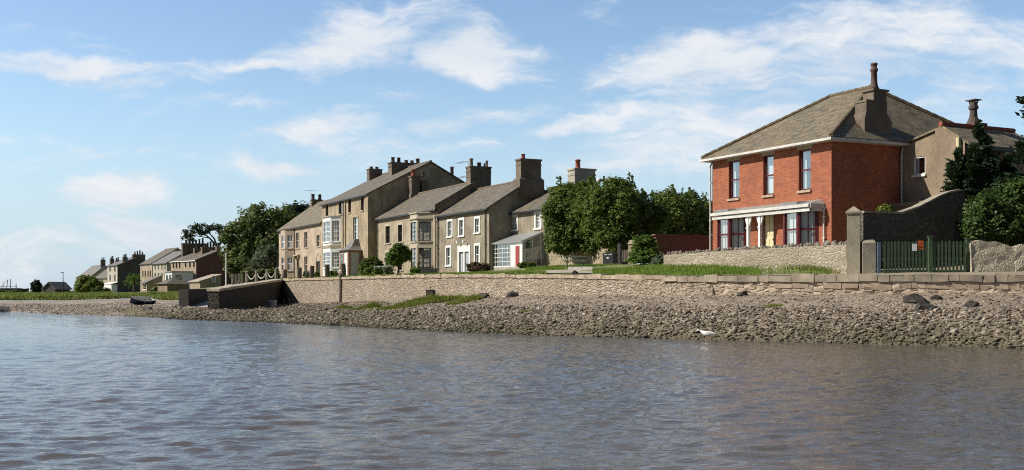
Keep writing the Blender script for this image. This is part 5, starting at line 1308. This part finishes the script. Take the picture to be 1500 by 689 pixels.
# mooring box on the shingle, small stubs, bucket
D = 73.5; x = wx(631.5, D); zb = bz(x, D); root = thing('iron_box', 'black iron box on a short stake at the quay wall foot above marsh grass', 'box', (x,D,zb), -.4); h = wz(425.5,D)-zb
m = MB(); m.box(-.27,.27,-.25,.25,h-.52,h); m.box(-.3,.3,-.28,.28,h,h+.03); m.build('box', M['rust'], root); m = MB(); m.tube([(0,0,-.3),(0,0,h-.521)],.07,6); m.build('stake', M['rust'], root); m = MB(); m.tube([(-.05,0,h+.031),(-.05,0,h+.28)],.02,6); m.tube([(-.4,0,h-.1),(-.271,0,h-.1)],.02,6); m.build('bracket', M['rust'], root)
D = 96; x = wx(399, D); m = MB(); m.lathe((0,0,-.1),[(.3,0),(.36,.1),(.4,.62),(.42,.66),(.36,.7)],12); o = m.build('concrete_block', M['steel'], None, (x,D,bz(x,D))); tag(o, 'grey round concrete sinker in the corner of the slipway wall and quay wall', 'sinker')
for px, lab in ((415,'left one of two short dark stubs at the quay wall foot'),(423,'right one of two short dark stubs at the quay wall foot')):
    D = 101; x = wx(px, D); m = MB(); m.tube([(0,0,-.2),(.02,0,.62)],[.13,.1],7); o = m.build('timber_stub', M['darkwood'], None, (x,D,bz(x,D))); tag(o, lab, 'stub', 'stubs at the quay wall foot')

# ------------------------------------------------------------------ boats
def hull(L, W, H, n=12, shear=.25, tr=.75):
    """open dinghy hull along +x (bow), outer and inner skin"""
    vs = []; fs = []
    ns = 7
    for i in range(n+1):
        f = i/n; x = -L/2+L*f
        w = W/2*(tr+(1-tr)*math.sin(min(1,f/.45)*math.pi/2))*(1 if f < .45 else math.cos(((f-.45)/.55)**1.6*math.pi/2)*.985+.015)
        top = H*(1+shear*(2*f-.8)**2*(1 if f > .4 else .5)); keel = H*.28*max(0,(f-.7)/.3)**2
        for k in range(ns):
            t = -1+2*k/(ns-1); vs.append((x, w*math.copysign(abs(t)**.55 if abs(t) > 0 else 0, t), keel+(top-keel)*abs(t)**2.2))
    for i in range(n):
        for k in range(ns-1): a = i*ns+k; fs.append((a,a+1,a+ns+1,a+ns))
    fs.append(tuple(range(ns))[::-1])
    return vs, fs, ns, n
def dinghy(label, loc, rz, L, W, H, hm, im, tilt=0, name='rowing_boat'):
    root = thing(name, label, 'boat', loc, rz); root.rotation_euler[0] = tilt
    vs, fs, ns, n = hull(L, W, H); m = MB(); m.add(vs, fs); o = m.build('hull', hm, root, smooth=False)
    m = MB(); vi = [(x*.97, y*.93, z+.05 if abs(y) < 1e-3 else z*.98+.03) for x,y,z in vs]; m.add(vi, [f[::-1] for f in fs]); m.build('inner_lining', im, root)
    for side in (0, ns-1):
        m = MB(); m.tube([Vector(vs[i*ns+side])+Vector((0,0,.02)) for i in range(n+1)], .035, 6); m.build('gunwale', im, root)
    for f in (.3,.58):
        i = int(f*n); a = vs[i*ns]; m = MB(); m.box(a[0]-.12,a[0]+.12,a[1]*.93,-a[1]*.93,H*.62,H*.67); m.build('thwart', im, root)
    m = MB(); a = vs[0]; m.box(-L/2-.03,-L/2+.02,-abs(a[1])*.95,abs(a[1])*.95,H*.35,H*1.0); m.build('transom', im, root)
    return root
D = 104; x = wx(206, D)
dinghy('dark blue dinghy with pale deck lying tilted on the shingle before the far houses', (x, D, bz(x,D)+.1), math.radians(240), 2.7, 1.15, .5, m_plain('navy_paint',(.02,.03,.07),.35,.2), M['offwhite'], -.36)
D = 97.5; x = wx(-14, D)
dinghy('white boat cut by the left picture edge, drawn up at the water line', (x, D, .0), math.radians(178), 3.0, 1.3, .42, M['white'], M['offwhite'])
yl_ = ['yacht mast leftmost on the skyline, thin and upright','pair of crossed yacht spars, second on the skyline from the left edge','tallest upright yacht mast on the far left skyline','short yacht mast nearest the dark hut on the skyline']
for (px, y0, ln, lab, th_) in ((4.5,412,.0,yl_[0],.13),(9.,409.5,.5,yl_[1],.13),(15.5,409,.0,yl_[2],.17),(24,416,-.1,yl_[3],.2)):
    D = 330; x = wx(px, D); root = thing('sailing_yacht', lab.replace('yacht mast', 'yacht with its mast') if 'mast' in lab else lab, 'yacht', (x, D, 1.2), .3); h = wz(y0,D)-1.2
    vs, fs, ns, n = hull(7, 2.2, .9); m = MB(); m.add(vs, fs); m.build('hull', M['darkwood'], root)
    m = MB(); m.box(-1.5,1.2,-.6,.6,.8,1.3); m.build('cabin', M['offwhite'], root)
    m = MB(); m.tube([(0,0,.3),(ln,0,h)],[th_,th_*.7],6); m.build('mast', M['steel'], root)
    m = MB(); m.tube([(0,0,1.8),(-2.6,0,1.9)],.09,6); m.build('boom', M['steel'], root)
    if ln == .5: m = MB(); m.tube([(-1.6,0,1.2),(ln,0,h)],.07,6); m.build('backstay', M['steel'], root)

# ------------------------------------------------------------------ gull at the water's edge
D = 39.6+.9; x = wx(1034, D)
def loft(m, rings, n=12):
    vs = []; fs = []
    for (c, ry, rz, tilt) in rings:
        for k in range(n):
            a = 2*math.pi*k/n; y, z = ry*math.cos(a), rz*math.sin(a)
            vs.append((c[0]-z*math.sin(tilt), c[1]+y, c[2]+z*math.cos(tilt)))
    for i in range(len(rings)-1):
        for k in range(n): k2 = (k+1) % n; fs.append((i*n+k,i*n+k2,(i+1)*n+k2,(i+1)*n+k))
    fs.append(tuple(range(n))[::-1]); fs.append(tuple(range((len(rings)-1)*n,len(rings)*n)))
    m.add(vs, fs)
zg = bz(x, D)
gull = thing('gull', 'white gull with grey wings standing at the water line, leaning down to the left', 'gull', (x, D, max(zg,.0)), math.radians(152)); gull.scale = (1.05,1.05,1.05)
m = MB()
# body axis: x forward (towards beak)
R_ = [((-.34,0,.24),.012,.008,0),((-.24,0,.25),.045,.03,0),((-.12,0,.255),.085,.075,-.1),((0,0,.265),.105,.1,-.2),((.1,0,.285),.095,.098,-.4),((.17,0,.325),.066,.075,-.7),((.215,0,.37),.045,.05,-.9),((.25,0,.395),.043,.046,-.5),((.285,0,.395),.042,.044,0),((.315,0,.38),.032,.034,.4),((.335,0,.37),.012,.014,.5)]
loft(m, R_); m.build('body', m_plain('white_feathers',(.82,.81,.79),.8,.04), gull, smooth=True)
m = MB(); m.prism([(.325,-.012,.372),(.325,.012,.372),(.325,0,.392)],(.075,0,-.06)); m.build('beak', m_plain('yellow_beak',(.6,.4,.06),.5,.1), gull)
gm = m_plain('grey_feathers',(.7,.7,.69),.8,.1)
for s in (-1,1):
    m = MB(); loft(m, [((.02,s*.09,.30),.012,.045,0),((-.06,s*.108,.29),.014,.07,0),((-.17,s*.085,.275),.012,.06,0),((-.3,s*.04,.268),.01,.03,0),((-.42,s*.015,.255),.006,.01,0)], 8); m.build('wing', gm, gull, smooth=True)
    m = MB(); m.tube([(.0,s*.04,.19),(-.02,s*.045,.1),(.0,s*.045,-.02)],[.014,.009,.009],6); m.box(-.01,.07,s*.045-.025,s*.045+.025,-.03,-.015); m.build('leg', m_plain('pink_leg',(.5,.3,.25),.6,.1), gull)
    m = MB(); m.lathe((.3,s*.037,.398),[(.002,-.008),(.009,0),(.002,.008)],6); m.build('eye', M['black'], gull)
# ================================================================== vegetation
def unit(n):
    v = NR.normal(size=(n,3)); return v/np.linalg.norm(v, axis=1)[:,None]
def leaves(C_, size, aspect=.62, up=.35, out=None, droop=0.):
    """rhombic leaf faces at centres C_"""
    n = len(C_); nn = unit(n); nn[:,2] = np.abs(nn[:,2])*1.0 + up
    if out is not None: nn = nn + out*.55
    nn /= np.linalg.norm(nn, axis=1)[:,None]
    t = np.cross(nn, unit(n)); t /= np.maximum(np.linalg.norm(t, axis=1), 1e-6)[:,None]
    t[:,2] -= droop; b = np.cross(nn, t)
    s = (size*NR.uniform(.6,1.35,n))[:,None]
    V = np.stack([C_-t*s, C_+b*s*aspect-t*s*.1, C_+t*s, C_-b*s*aspect-t*s*.1], 1).reshape(-1,3)
    return V, np.arange(n*4).reshape(-1,4)
def crown_points(blobs, n, cl=9, clr=.28, shell=.5, lump=.18):
    """leaf centres in clumps spread through ellipsoid blobs (x,y,z,rx,ry,rz)"""
    sub_ = []
    for (x,y,z,a,b,c) in blobs:
        for _ in range(7):
            d = unit(1)[0]; d[2] = abs(d[2])*1.1-.25; q = R.uniform(.22,.42); sub_.append((x+d[0]*a*.88, y+d[1]*b*.88, z+d[2]*c*.88, a*q, b*q, c*q*R.uniform(.9,1.5)))
    B = np.array(list(blobs)+sub_, float) if lump > .1 else np.array(blobs, float); w = (B[:,3]*B[:,4]*B[:,5])**.67; w /= w.sum()
    nc = n//cl; k = NR.choice(len(B), nc, p=w)
    d = unit(nc); r = (shell + (1-shell)*NR.random(nc)**.6)
    r *= 1 + lump*np.sin(d[:,0]*7+k)*np.cos(d[:,2]*6+k*2)
    c = B[k,:3] + d*B[k,3:6]*r[:,None]
    P = np.repeat(c, cl, 0) + unit(nc*cl)*(NR.random((nc*cl,1))**.5*clr); O = np.repeat(d, cl, 0)
    return P, O
def bl(px0, px1, py0, py1, D, ry=None):
    rx = (wx(px1,D)-wx(px0,D))/2; rz = (wz(py0,D)-wz(py1,D))/2
    return (wx((px0+px1)/2,D), D, wz((py0+py1)/2,D), rx, ry or rx, rz)
def branch_mesh(m, base, tips, r0, bend=.25, fork=None):
    for tp in tips:
        base_v, t = Vector(base), Vector(tp); mid = base_v.lerp(t, .45) + Vector((R.uniform(-1,1), R.uniform(-1,1), R.uniform(.2,1)))*bend*(t-base_v).length*.3
        m.tube([base_v, base_v.lerp(mid,.6), mid, mid.lerp(t,.55)+Vector((R.uniform(-.1,.1),0,.05)), t], [r0, r0*.8, r0*.62, r0*.4, r0*.12], 7)
def tree(name, label, cat, x, y, blobs, n, size, leafm, trunk_h=None, r=.18, cl=9, clr=.28, group=None, limbs=7, zb=None, shell=.5, fork=.35, dead=0, up=.35, aspect=.62, lump=.18, trunkname='trunk', shoots=0):
    zb = gz(x, y) if zb is None else zb
    root = thing(name, label, cat, (x, y, zb), 0, group); o = np.array([x, y, zb])
    P, O = crown_points(blobs, n, cl, clr, shell, lump)
    ex = []
    for _ in range(shoots):
        b = R.choice(blobs); u_, v_ = R.uniform(-.9,.9), R.uniform(-.6,.6); k_ = max(.1, 1-u_*u_-v_*v_)**.5
        hh = R.uniform(.35,.95); c0 = np.array([b[0]+u_*b[3], b[1]+v_*b[4], b[2]+k_*b[5]*.9]); ln = np.array([R.uniform(-.25,.25), R.uniform(-.2,.2), 1.])
        for g in np.linspace(0, 1, 34): ex.append(c0+ln*hh*g+NR.normal(0,.13*(1-.75*g),3))
    if ex: P = np.concatenate([P, np.array(ex)])
    P0 = P; keep = P[:,2] > zb+.03; P = P[keep]
    O = np.concatenate([O, unit(len(P0)-len(O))])[keep] if len(P0) > len(O) else O[keep]
    V, Fc = leaves(P-o, size, up=up, aspect=aspect, out=O*1.7)
    cr = np_mesh('crown', V, Fc, leafm, False, root)
    m = MB(); cz = max(b[2] for b in blobs); th = (trunk_h or (cz-zb)*.5)
    m.tube([(0,0,-.3),(0,0,.15),(R.uniform(-.1,.1)*th*.3,R.uniform(-.1,.1),th*.5),(R.uniform(-.1,.1)*th*.3,0,th)], [r*1.5,r*1.05,r*.9,r*.75], 9)
    for b in blobs:
        c = Vector(b[:3])-Vector(o); 
        tips = [c + Vector(((R.random()*2-1)*b[3]*.75,(R.random()*2-1)*b[4]*.75,(R.random()*2-1)*b[5]*.6)) for _ in range(max(1,limbs//len(blobs)+1))]
        branch_mesh(m, (0,0,th*(fork+.55)), tips, r*.5)
    m.build(trunkname, M['bark'], root, smooth=True)
    return root
G_SYC = 'sycamores behind the sunlit rubble wall'
# sycamores behind the rubble wall
tree('sycamore_tree','dense dark sycamore overhanging the sunlit rubble wall next to the set back cottage','tree', wx(838,84), 84,
     [bl(795,868,285,362,82,2.),bl(800,858,270,320,84,2.),bl(835,893,268,330,82.5,2.),bl(805,885,320,370,81,1.6),bl(797,850,335,374,80.8,1.2),bl(845,900,335,373,79.6,1.)], 44000, .115, M['leaf_hedge'], 3., .2, group=G_SYC, clr=.26, shell=.25, shoots=26)
tree('sycamore_tree','dense dark sycamore behind the street lamp and litter bin, middle of the clump','tree', wx(900,79), 79,
     [bl(850,945,272,358,77.5,2.),bl(868,935,264,310,79,1.8),bl(838,880,280,350,80,1.6),bl(915,962,285,345,79.5,1.8),bl(870,935,325,366,76.6,1.3),bl(880,950,335,371,76.4,1.),bl(925,978,292,350,79.5,1.6)], 40000, .112, M['leaf_hedge'], 3., .2, group=G_SYC, clr=.26, shell=.25, shoots=26)
tree('sycamore_tree','lighter green sycamore standing over the dark brick wall, closest to the red house','tree', wx(995,93), 93,
     [bl(945,1005,278,352,92,2.6),bl(975,1038,283,350,93.5,2.6),bl(1000,1046,292,352,95,2.2),bl(950,1045,315,356,94,2.3)], 38000, .115, m_leaf('lit_sycamore_leaves',(.06,.095,.022),(.125,.175,.036),(.24,.28,.065)), 3., .2, group=G_SYC, clr=.26, shell=.3, shoots=26)  # leaf colour brightened to stand in for sunlight on this tree
# shrub at the gate
tree('shrub','bright green leafy shrub between the wooden wicket and the garden wall','shrub', wx(943,66), 66, [bl(924,968,348,392,65.5,1.),bl(918,962,366,396,64.5,.9),bl(936,958,344,372,66,.7)], 11000, .085, M['leaf_shrub'], .9, .06, clr=.16, shell=.25)
tree('shrub','small dull green bush at the end of the jagged garden wall','shrub', wx(966,62.5), 62.5, [bl(955,979,373,395,62.4,.6)], 3600, .07, M['leaf_grey'], .4, .04, clr=.12, shell=.2)
# laurel and conifers on the right
tree('laurel','big glossy green laurel bush overhanging the rough sunlit wall right of the gate','bush', wx(1475,48.5), 48.5,
     [bl(1418,1475,282,355,47.8,1.3),bl(1450,1530,258,345,48.6,1.5),bl(1490,1580,250,350,49,1.6),bl(1425,1500,310,362,47,1.),bl(1412,1450,310,358,46.9,.8),bl(1480,1560,300,362,47,1.)], 30000, .085, M['leaf_gloss'], 1.6, .14, clr=.2, shell=.3)
def conifer(label, px, D, py_top, zb, blobs_h, base_r, n, size, name='cypress_tree', side=None):
    x = wx(px, D); h = wz(py_top, D)-zb; root = thing(name, label, 'tree', (x, D, zb)); P = []; Dr = []
    nb = 95
    m = MB(); m.tube([(0,0,-.3),(0,0,h*.5),(0,0,h*.97)],[.2,.12,.02],8)
    for k in range(nb):
        f = .04+.95*(k/nb)**.9; rr = base_r*(1-f)**.8*R.uniform(.65,1.12); a = R.uniform(0,6.283)
        z0 = h*f; tip = Vector((math.cos(a)*rr, math.sin(a)*rr, z0 + rr*R.uniform(-.05,.35)))
        m.tube([(0,0,z0), Vector((0,0,z0)).lerp(tip,.6)+Vector((0,0,-.05)), tip],[.03,.02,.006],4)
        q = max(6, int(n/nb*(rr/base_r+.2)))
        for _ in range(q):
            g = R.random()**.6; c = Vector((0,0,z0)).lerp(tip, g); P.append((c.x+R.gauss(0,.13*rr+.03), c.y+R.gauss(0,.13*rr+.03), c.z+R.gauss(0,.1)+.08*g)); Dr.append((math.cos(a),math.sin(a),.3))
    P = np.array(P); n_ = len(P); Dr = np.array(Dr)+NR.normal(0,.45,(n_,3)); Dr /= np.linalg.norm(Dr,axis=1)[:,None]
    b = np.cross(Dr, unit(n_)); b /= np.linalg.norm(b,axis=1)[:,None]; s = (size*NR.uniform(.6,1.4,n_))[:,None]
    V = np.stack([P-Dr*s*.6, P+b*s*.34, P+Dr*s, P-b*s*.34],1).reshape(-1,3)
    np_mesh('crown', V, np.arange(n_*4).reshape(-1,4), M['leaf_con'], False, root); m.build('trunk', M['bark'], root)
    return root
conifer('dark spiky cypress in front of the brown rear wing, the taller of its pair', 1437, 51.6, 184, 3.2, None, 1.75, 16000, .17)
conifer('lower dark cypress left of the taller one, against the brown rear wing', 1404, 51.8, 218, 3.2, None, 1.35, 11000, .16)
conifer('low spreading cypress top above the laurel, right of the taller cypress', 1472, 52.2, 232, 3.2, None, 1.7, 10000, .16)
conifer('tall conifer mostly outside the picture, branches entering at the right edge', 1536, 50.5, 40, 3.2, None, 2.6, 19000, .17, 'fir_tree')
tree('clipped_bush','small yellow green clipped bush showing over the dark wall behind the gate','bush', wx(1296,50.2), 50.2, [bl(1285,1308,300,318,50.2,.33)], 2600, .05, M['leaf_bright'], 2., .05, clr=.05, shell=.75, lump=.05, zb=3.2)
# terrace front plants
tree('hedge_bush','clipped dark green round topped hedge before the three storey house','hedge', wx(544,108), 108, [bl(524.5,563,376.5,412,108,1.5),bl(526,562,388,412,107.4,1.4)], 15000, .10, M['leaf_hedge'], .8, .1, clr=.1, shell=.7, lump=.04)
tree('round_topped_tree','small round topped tree in front of the cottage with the tall stone bay','tree', wx(583.5,100), 100, [bl(569,599,358,386,100,.95),bl(566,590,368,390,99.8,.8),bl(584,602,364,384,100,.7)], 7000, .11, M['leaf_shrub'], 1.3, .1, clr=.2, shell=.3)
tree('russet_bush','low reddish brown bush below the right window of the roughcast cottage','bush', wx(701,88.5), 88.5, [bl(684,706,384,402,88.6,.6),bl(696,720,386,402,88,.6)], 5200, .08, M['leaf_red'], .4, .04, clr=.14, shell=.2)
for (px, D, r_, lab) in ((570,98,.55,'low leafy plant under the small round tree by the railing'),(609,97,.45,'low green plant by the foot of the stone bay window'),(553,101,.5,'low plant behind the thin railing'),(489,118,.5,'green plant below the lower white bay window'),(450,128,.55,'low shrub beside the hooded doorway of the pink house'),
                       (463,124,.45,'low plant below the arched doorway'),(765,83.6,.3,'small weed tuft in front of the red door of the glass porch'),(779,82.5,.25,'grass tuft at the corner of the glass porch')):
    x = wx(px, D); z = gz(x, D); tree('garden_plant', lab, 'plant', x, D, [(x, D, z+r_*.7, r_, r_*.8, r_*.75)], 900, .085, M['leaf_shrub'] if px % 2 else M['leaf_grey'], r_*.6, .03, clr=.12, shell=.2, group='plants before the terrace')
# big trees beyond the terrace
tree('oak_tree','big spreading oak with sky gaps behind the slipway, tallest tree left of the terrace','tree', wx(378,172), 172,
     [bl(330,384,318,372,172,4.5),bl(350,412,299,345,173,5),bl(385,436,302,350,175,5),bl(372,428,330,372,170,4),bl(326,372,345,402,170,3.5),bl(335,385,368,410,168,3.2),bl(405,440,322,385,176,4)], 19000, .25, M['leaf_tree'], 5., .5, clr=.62, limbs=26, shell=.5, cl=14)
tree('dark_tree','dark rounded tree showing above the roof of the pink house','tree', wx(432,200), 200, [bl(408,448,301,345,200,4.5),bl(425,462,302,340,202,4)], 6500, .32, M['leaf_pine'], 6., .4, clr=.7, shell=.3)
tree('willow','pale grey green willow bush below the oak, behind the white chains','tree', wx(386,150), 150, [bl(365,400,370,412,150,2.5),bl(378,410,358,410,151,2.5),bl(372,395,362,385,152,1.8)], 8500, .2, M['leaf_grey'], 2.5, .2, clr=.45, shell=.25)
tree('garden_tree','mid green small tree under the oak, between the flagpole and the willow','tree', wx(350,155), 155, [bl(333,372,378,412,155,2.5),bl(352,368,355,400,158,2.)], 6000, .22, M['leaf_tree'], 2.5, .2, clr=.45, shell=.25)
tree('garden_hedge','low dark hedge at the foot of the willow, seen through the white chains','hedge', wx(388,141), 141, [bl(352,376,394,424,140,1.2),bl(370,394,396,424,141,1.2),bl(388,411,395,424,142,1.2)], 9000, .16, M['leaf_tree'], .8, .08, clr=.3, shell=.3, zb=1.9)
# umbrella shaped pine
D = 224; x = wx(322, D); zb = 1.6
root = thing('umbrella_pine', 'flat topped pine leaning left with bare branching trunk against the sky, above the far roofs', 'tree', (x, D, zb)); o = Vector((x, D, zb))
q = lambda px, py, dd=0: Vector((wx(px,D+dd), D+dd, wz(py,D+dd))) - o
m = MB()
m.tube([Vector((0,0,-.5)), q(321,385), q(319.5,368), q(317.5,361)], [.45,.4,.34,.3], 9)
BR = [((317.5,361),(307,349),(298,342),(288,337)),((317.5,361),(314,350),(306,341),(300,334)),((318,363),(324,354),(321,343),(316,333)),((318,363),(327,352),(333,344),(334,337)),((307,349),(296,347),(284,345),(274,348)),((304,346),(293,342),(280,340),(270,344)),((321,346),(326,340),(330,336),(331,333)),((298,342),(292,339),(284,334),(280,333)),((324,354),(331,356),(336,350),(338,346))]
for k, b in enumerate(BR): m.tube([q(px,py,R.uniform(-1.5,1.5) if i > 1 else 0) for i,(px,py) in enumerate(b)], [.24,.17,.11,.05] if k < 4 else [.13,.1,.07,.03], 6)
m.build('trunk', M['bark'], root, smooth=True)
bb = [bl(280,318,328.5,338,D,3.5),bl(300,332,329.5,340,D+1,3.),bl(268,296,335,346,D-1,2.6),bl(265,284,343,353,D,1.7),bl(318,338,333,347,D,2.4),bl(273,290,350,355,D-1,1.),bl(322,338,345,356,D+1,1.8),bl(290,308,337,344,D-1.5,1.8)]
P, O_ = crown_points(bb, 3300, 10, .5, .2, .2); V, Fc = leaves(P-np.array(o), .25, .4); np_mesh('crown', V, Fc, M['leaf_pine'], False, root)
# small bay palm-like tree, far bushes
D = 185; x = wx(196, D); zb = gz(x, D); root = thing('palm_tree', 'small palm with rounded green head in front of the black gabled house', 'tree', (x, D, zb)); m = MB(); hz = wz(409,D)-zb; m.tube([(0,0,-.3),(.1,0,hz*.5),(0,0,hz)],[.3,.24,.2],8); m.build('trunk', M['bark'], root)
Pc = []; Dc = []
for k in range(46):
    a, el = R.uniform(0,6.283), R.uniform(-.5,1.2); d = Vector((math.cos(a)*math.cos(el), math.sin(a)*math.cos(el), math.sin(el))); L_ = R.uniform(1.5,2.0)
    for j in range(14):
        g = j/13; p = Vector((0,0,hz))+d*L_*g+Vector((0,0,-.75*g*g)); Pc.append(p[:]); Dc.append(d[:])
P = np.array(Pc)+NR.normal(0,.07,(len(Pc),3)); V, Fc = leaves(P, .2, .35); np_mesh('crown', V, Fc, M['leaf_shrub'], False, root)
for (a, lab, n_, sz, mt) in (((110,150,405,431,225),'yellow green rounded bush in front of the farthest cottages','9000',.22,'leaf_bright'),((46,60,411.5,430,262),'dark bush leaning on the black hut at far left','1800',.3,'leaf_pine'),((136,160,420,432,218),'dark low bush beside the yellow green bush','1500',.2,'leaf_tree'),((218,232,430,437,150),'low green bush behind the tilted dinghy','1200',.14,'leaf_shrub')):
    b = bl(*a); x, y = b[0], b[1]; tree('bush', lab, 'bush', x, y, [b, (b[0]+b[3]*.5,b[1],b[2]-b[5]*.2,b[3]*.6,b[4]*.6,b[5]*.7), (b[0]-b[3]*.5,b[1],b[2]-b[5]*.25,b[3]*.6,b[4]*.6,b[5]*.65)], int(n_), sz, M[mt], b[5], .08, clr=.4, shell=.2)
for (px0, px1, py, D, lab) in ((-12,8,425.5,300,'first low dark bush on the skyline from the left edge'),(4,20,426,305,'second low dark bush on the skyline, between the masts'),(16,31,425.5,300,'third low dark bush on the skyline, below the short mast'),(84,112,427,262,'long low bush beside the lone lamp post'),(222,240,421,200,'dark bush between the palm and the hipped shed')):
    b = bl(px0, px1, py, 434, D); tree('low_bush', lab, 'bush', b[0], b[1], [b], 1500, .28, M['leaf_tree'], b[5]*.5, .06, clr=.4, shell=.2, group='bushes of the far bank')

# ------------------------------------------------------------------ grass
def grass(name, label, pts, h, w, mat, lean=.35, cat='grass'):
    P = np.array(pts); n = len(P); a = NR.uniform(0,6.28,n); d = np.stack([np.cos(a),np.sin(a),0*a],1)
    l = NR.normal(0,lean,(n,2)); hh = (h*NR.uniform(.5,1.3,n))[:,None] if np.isscalar(h) else (np.asarray(h)*NR.uniform(.6,1.25,n))[:,None]
    tip = np.concatenate([l, np.ones((n,1))],1)*hh; mid = tip*.5; mid[:,2] *= 1.15
    V = np.stack([P-d*w*.5, P+d*w*.5, P+mid+d*w*.32, P+tip, P+mid-d*w*.32],1).reshape(-1,3)
    Fc = np.arange(n*5).reshape(-1,5)
    o = np_mesh(name, V, Fc, mat, False); return tag(o, label, cat, kind='stuff')
def band(pa, pb, n, f):
    out_ = []
    for _ in range(n):
        px = R.uniform(pa, pb); D = f(px); x = wx(px, D); out_.append((x, D, gz(x, D)-.02))
    return out_
Di = lambda px: float(np.interp(px, stp[:13][::-1], np.array([s[2] for s in ST])[:13][::-1]))
verge = [p for p in band(868,1215,15000, lambda px: Di(px)+.5+R.random()*(9 if px < 985 else max(1.2, (1240-px)/230*8.5)))]
verge = [p for p in verge if (CX+F*p[0]/p[1]) < 1112 or R.random() < .16]
grass('verge_grass', 'bright green long grass on top of the wall before the garden wall', verge, .17, .03, M['grassblade'])
lawn = band(405,800,20000, lambda px: Di(px)+.4+R.random()**1.4*(13 if px < 720 else 8))
lawn += band(770,910,5000, lambda px: R.uniform(69.5,80))
grass('lawn_grass', 'short green grass strip along the quay edge before the terrace', lawn, .13, .05, M['grassblade'], .5)
field = []
_pf = CX+F*Fl[:,0]/Fl[:,1]; _o = np.argsort(_pf)
Di2 = lambda px: float(np.interp(px, _pf[_o], Fl[_o,1]))
for _ in range(26000):
    px = R.uniform(-60,262); D = Di2(px)-.3+ (R.random()**1.6)*(140 if px < 165 else 45)
    if 165 < px < 262 and R.random() < .3: continue
    x = wx(px, D); field.append((x, D, gz(x, D)-.03))
grass('field_grass', 'tall yellow green grass of the far left bank', field, .4, .16, M['marshgreen'], .3)
ms = []; hs = []
for (pc, D, rx, ry, h) in ((532,71,.9,.5,.35),(546,70,.5,.6,.5),(568,66.5,1.2,.6,.28),(590,67,1.3,.8,.35),(612,68.5,1.6,.9,.4),(632,69.5,1.1,.8,.55),(650,69,1.2,.7,.4),(678,64.5,1.0,.6,.35),(690,64.8,.7,.5,.4),(503,76,.7,.6,.3),(478,68,.9,.4,.15),(1130,44.6,.5,.25,.12),(205,86,5.5,4,.07),(232,80,3,2.5,.06),(185,92,3,3,.06),(770,52,.3,.3,.15)):
    cx_ = wx(pc, D)
    for _ in range(min(3500, int(1500*rx*ry+150))):
        a, r_ = R.uniform(0,6.28), R.random()**.6; x, y = cx_+math.cos(a)*rx*r_, D+math.sin(a)*ry*r_; ms.append((x,y,bz(x,y)-.02)); hs.append(h*(1.1-.5*r_))
grass('marsh_grass', 'tufts of yellow green marsh grass on the shingle below the quay wall', ms, hs, .035, M['marsh'], .35)
wd = []
for _ in range(2600):
    px = R.uniform(1090,1420); f = R.random(); 
    D = 47.0-.35 if px > 1240 else 47.3+(1240-px)/268*13.2-.3
    if R.random() < .75 and px > 1215: continue
    if px > 1230: continue
    x = wx(px, D-R.random()*.6); y = D-R.random()*.5; wd.append((x,y,gz(x,y)-.02))
grass('wall_foot_weeds', 'dull weeds growing along the foot of the jagged garden wall', wd, .3, .03, M['marshgreen'], .5)
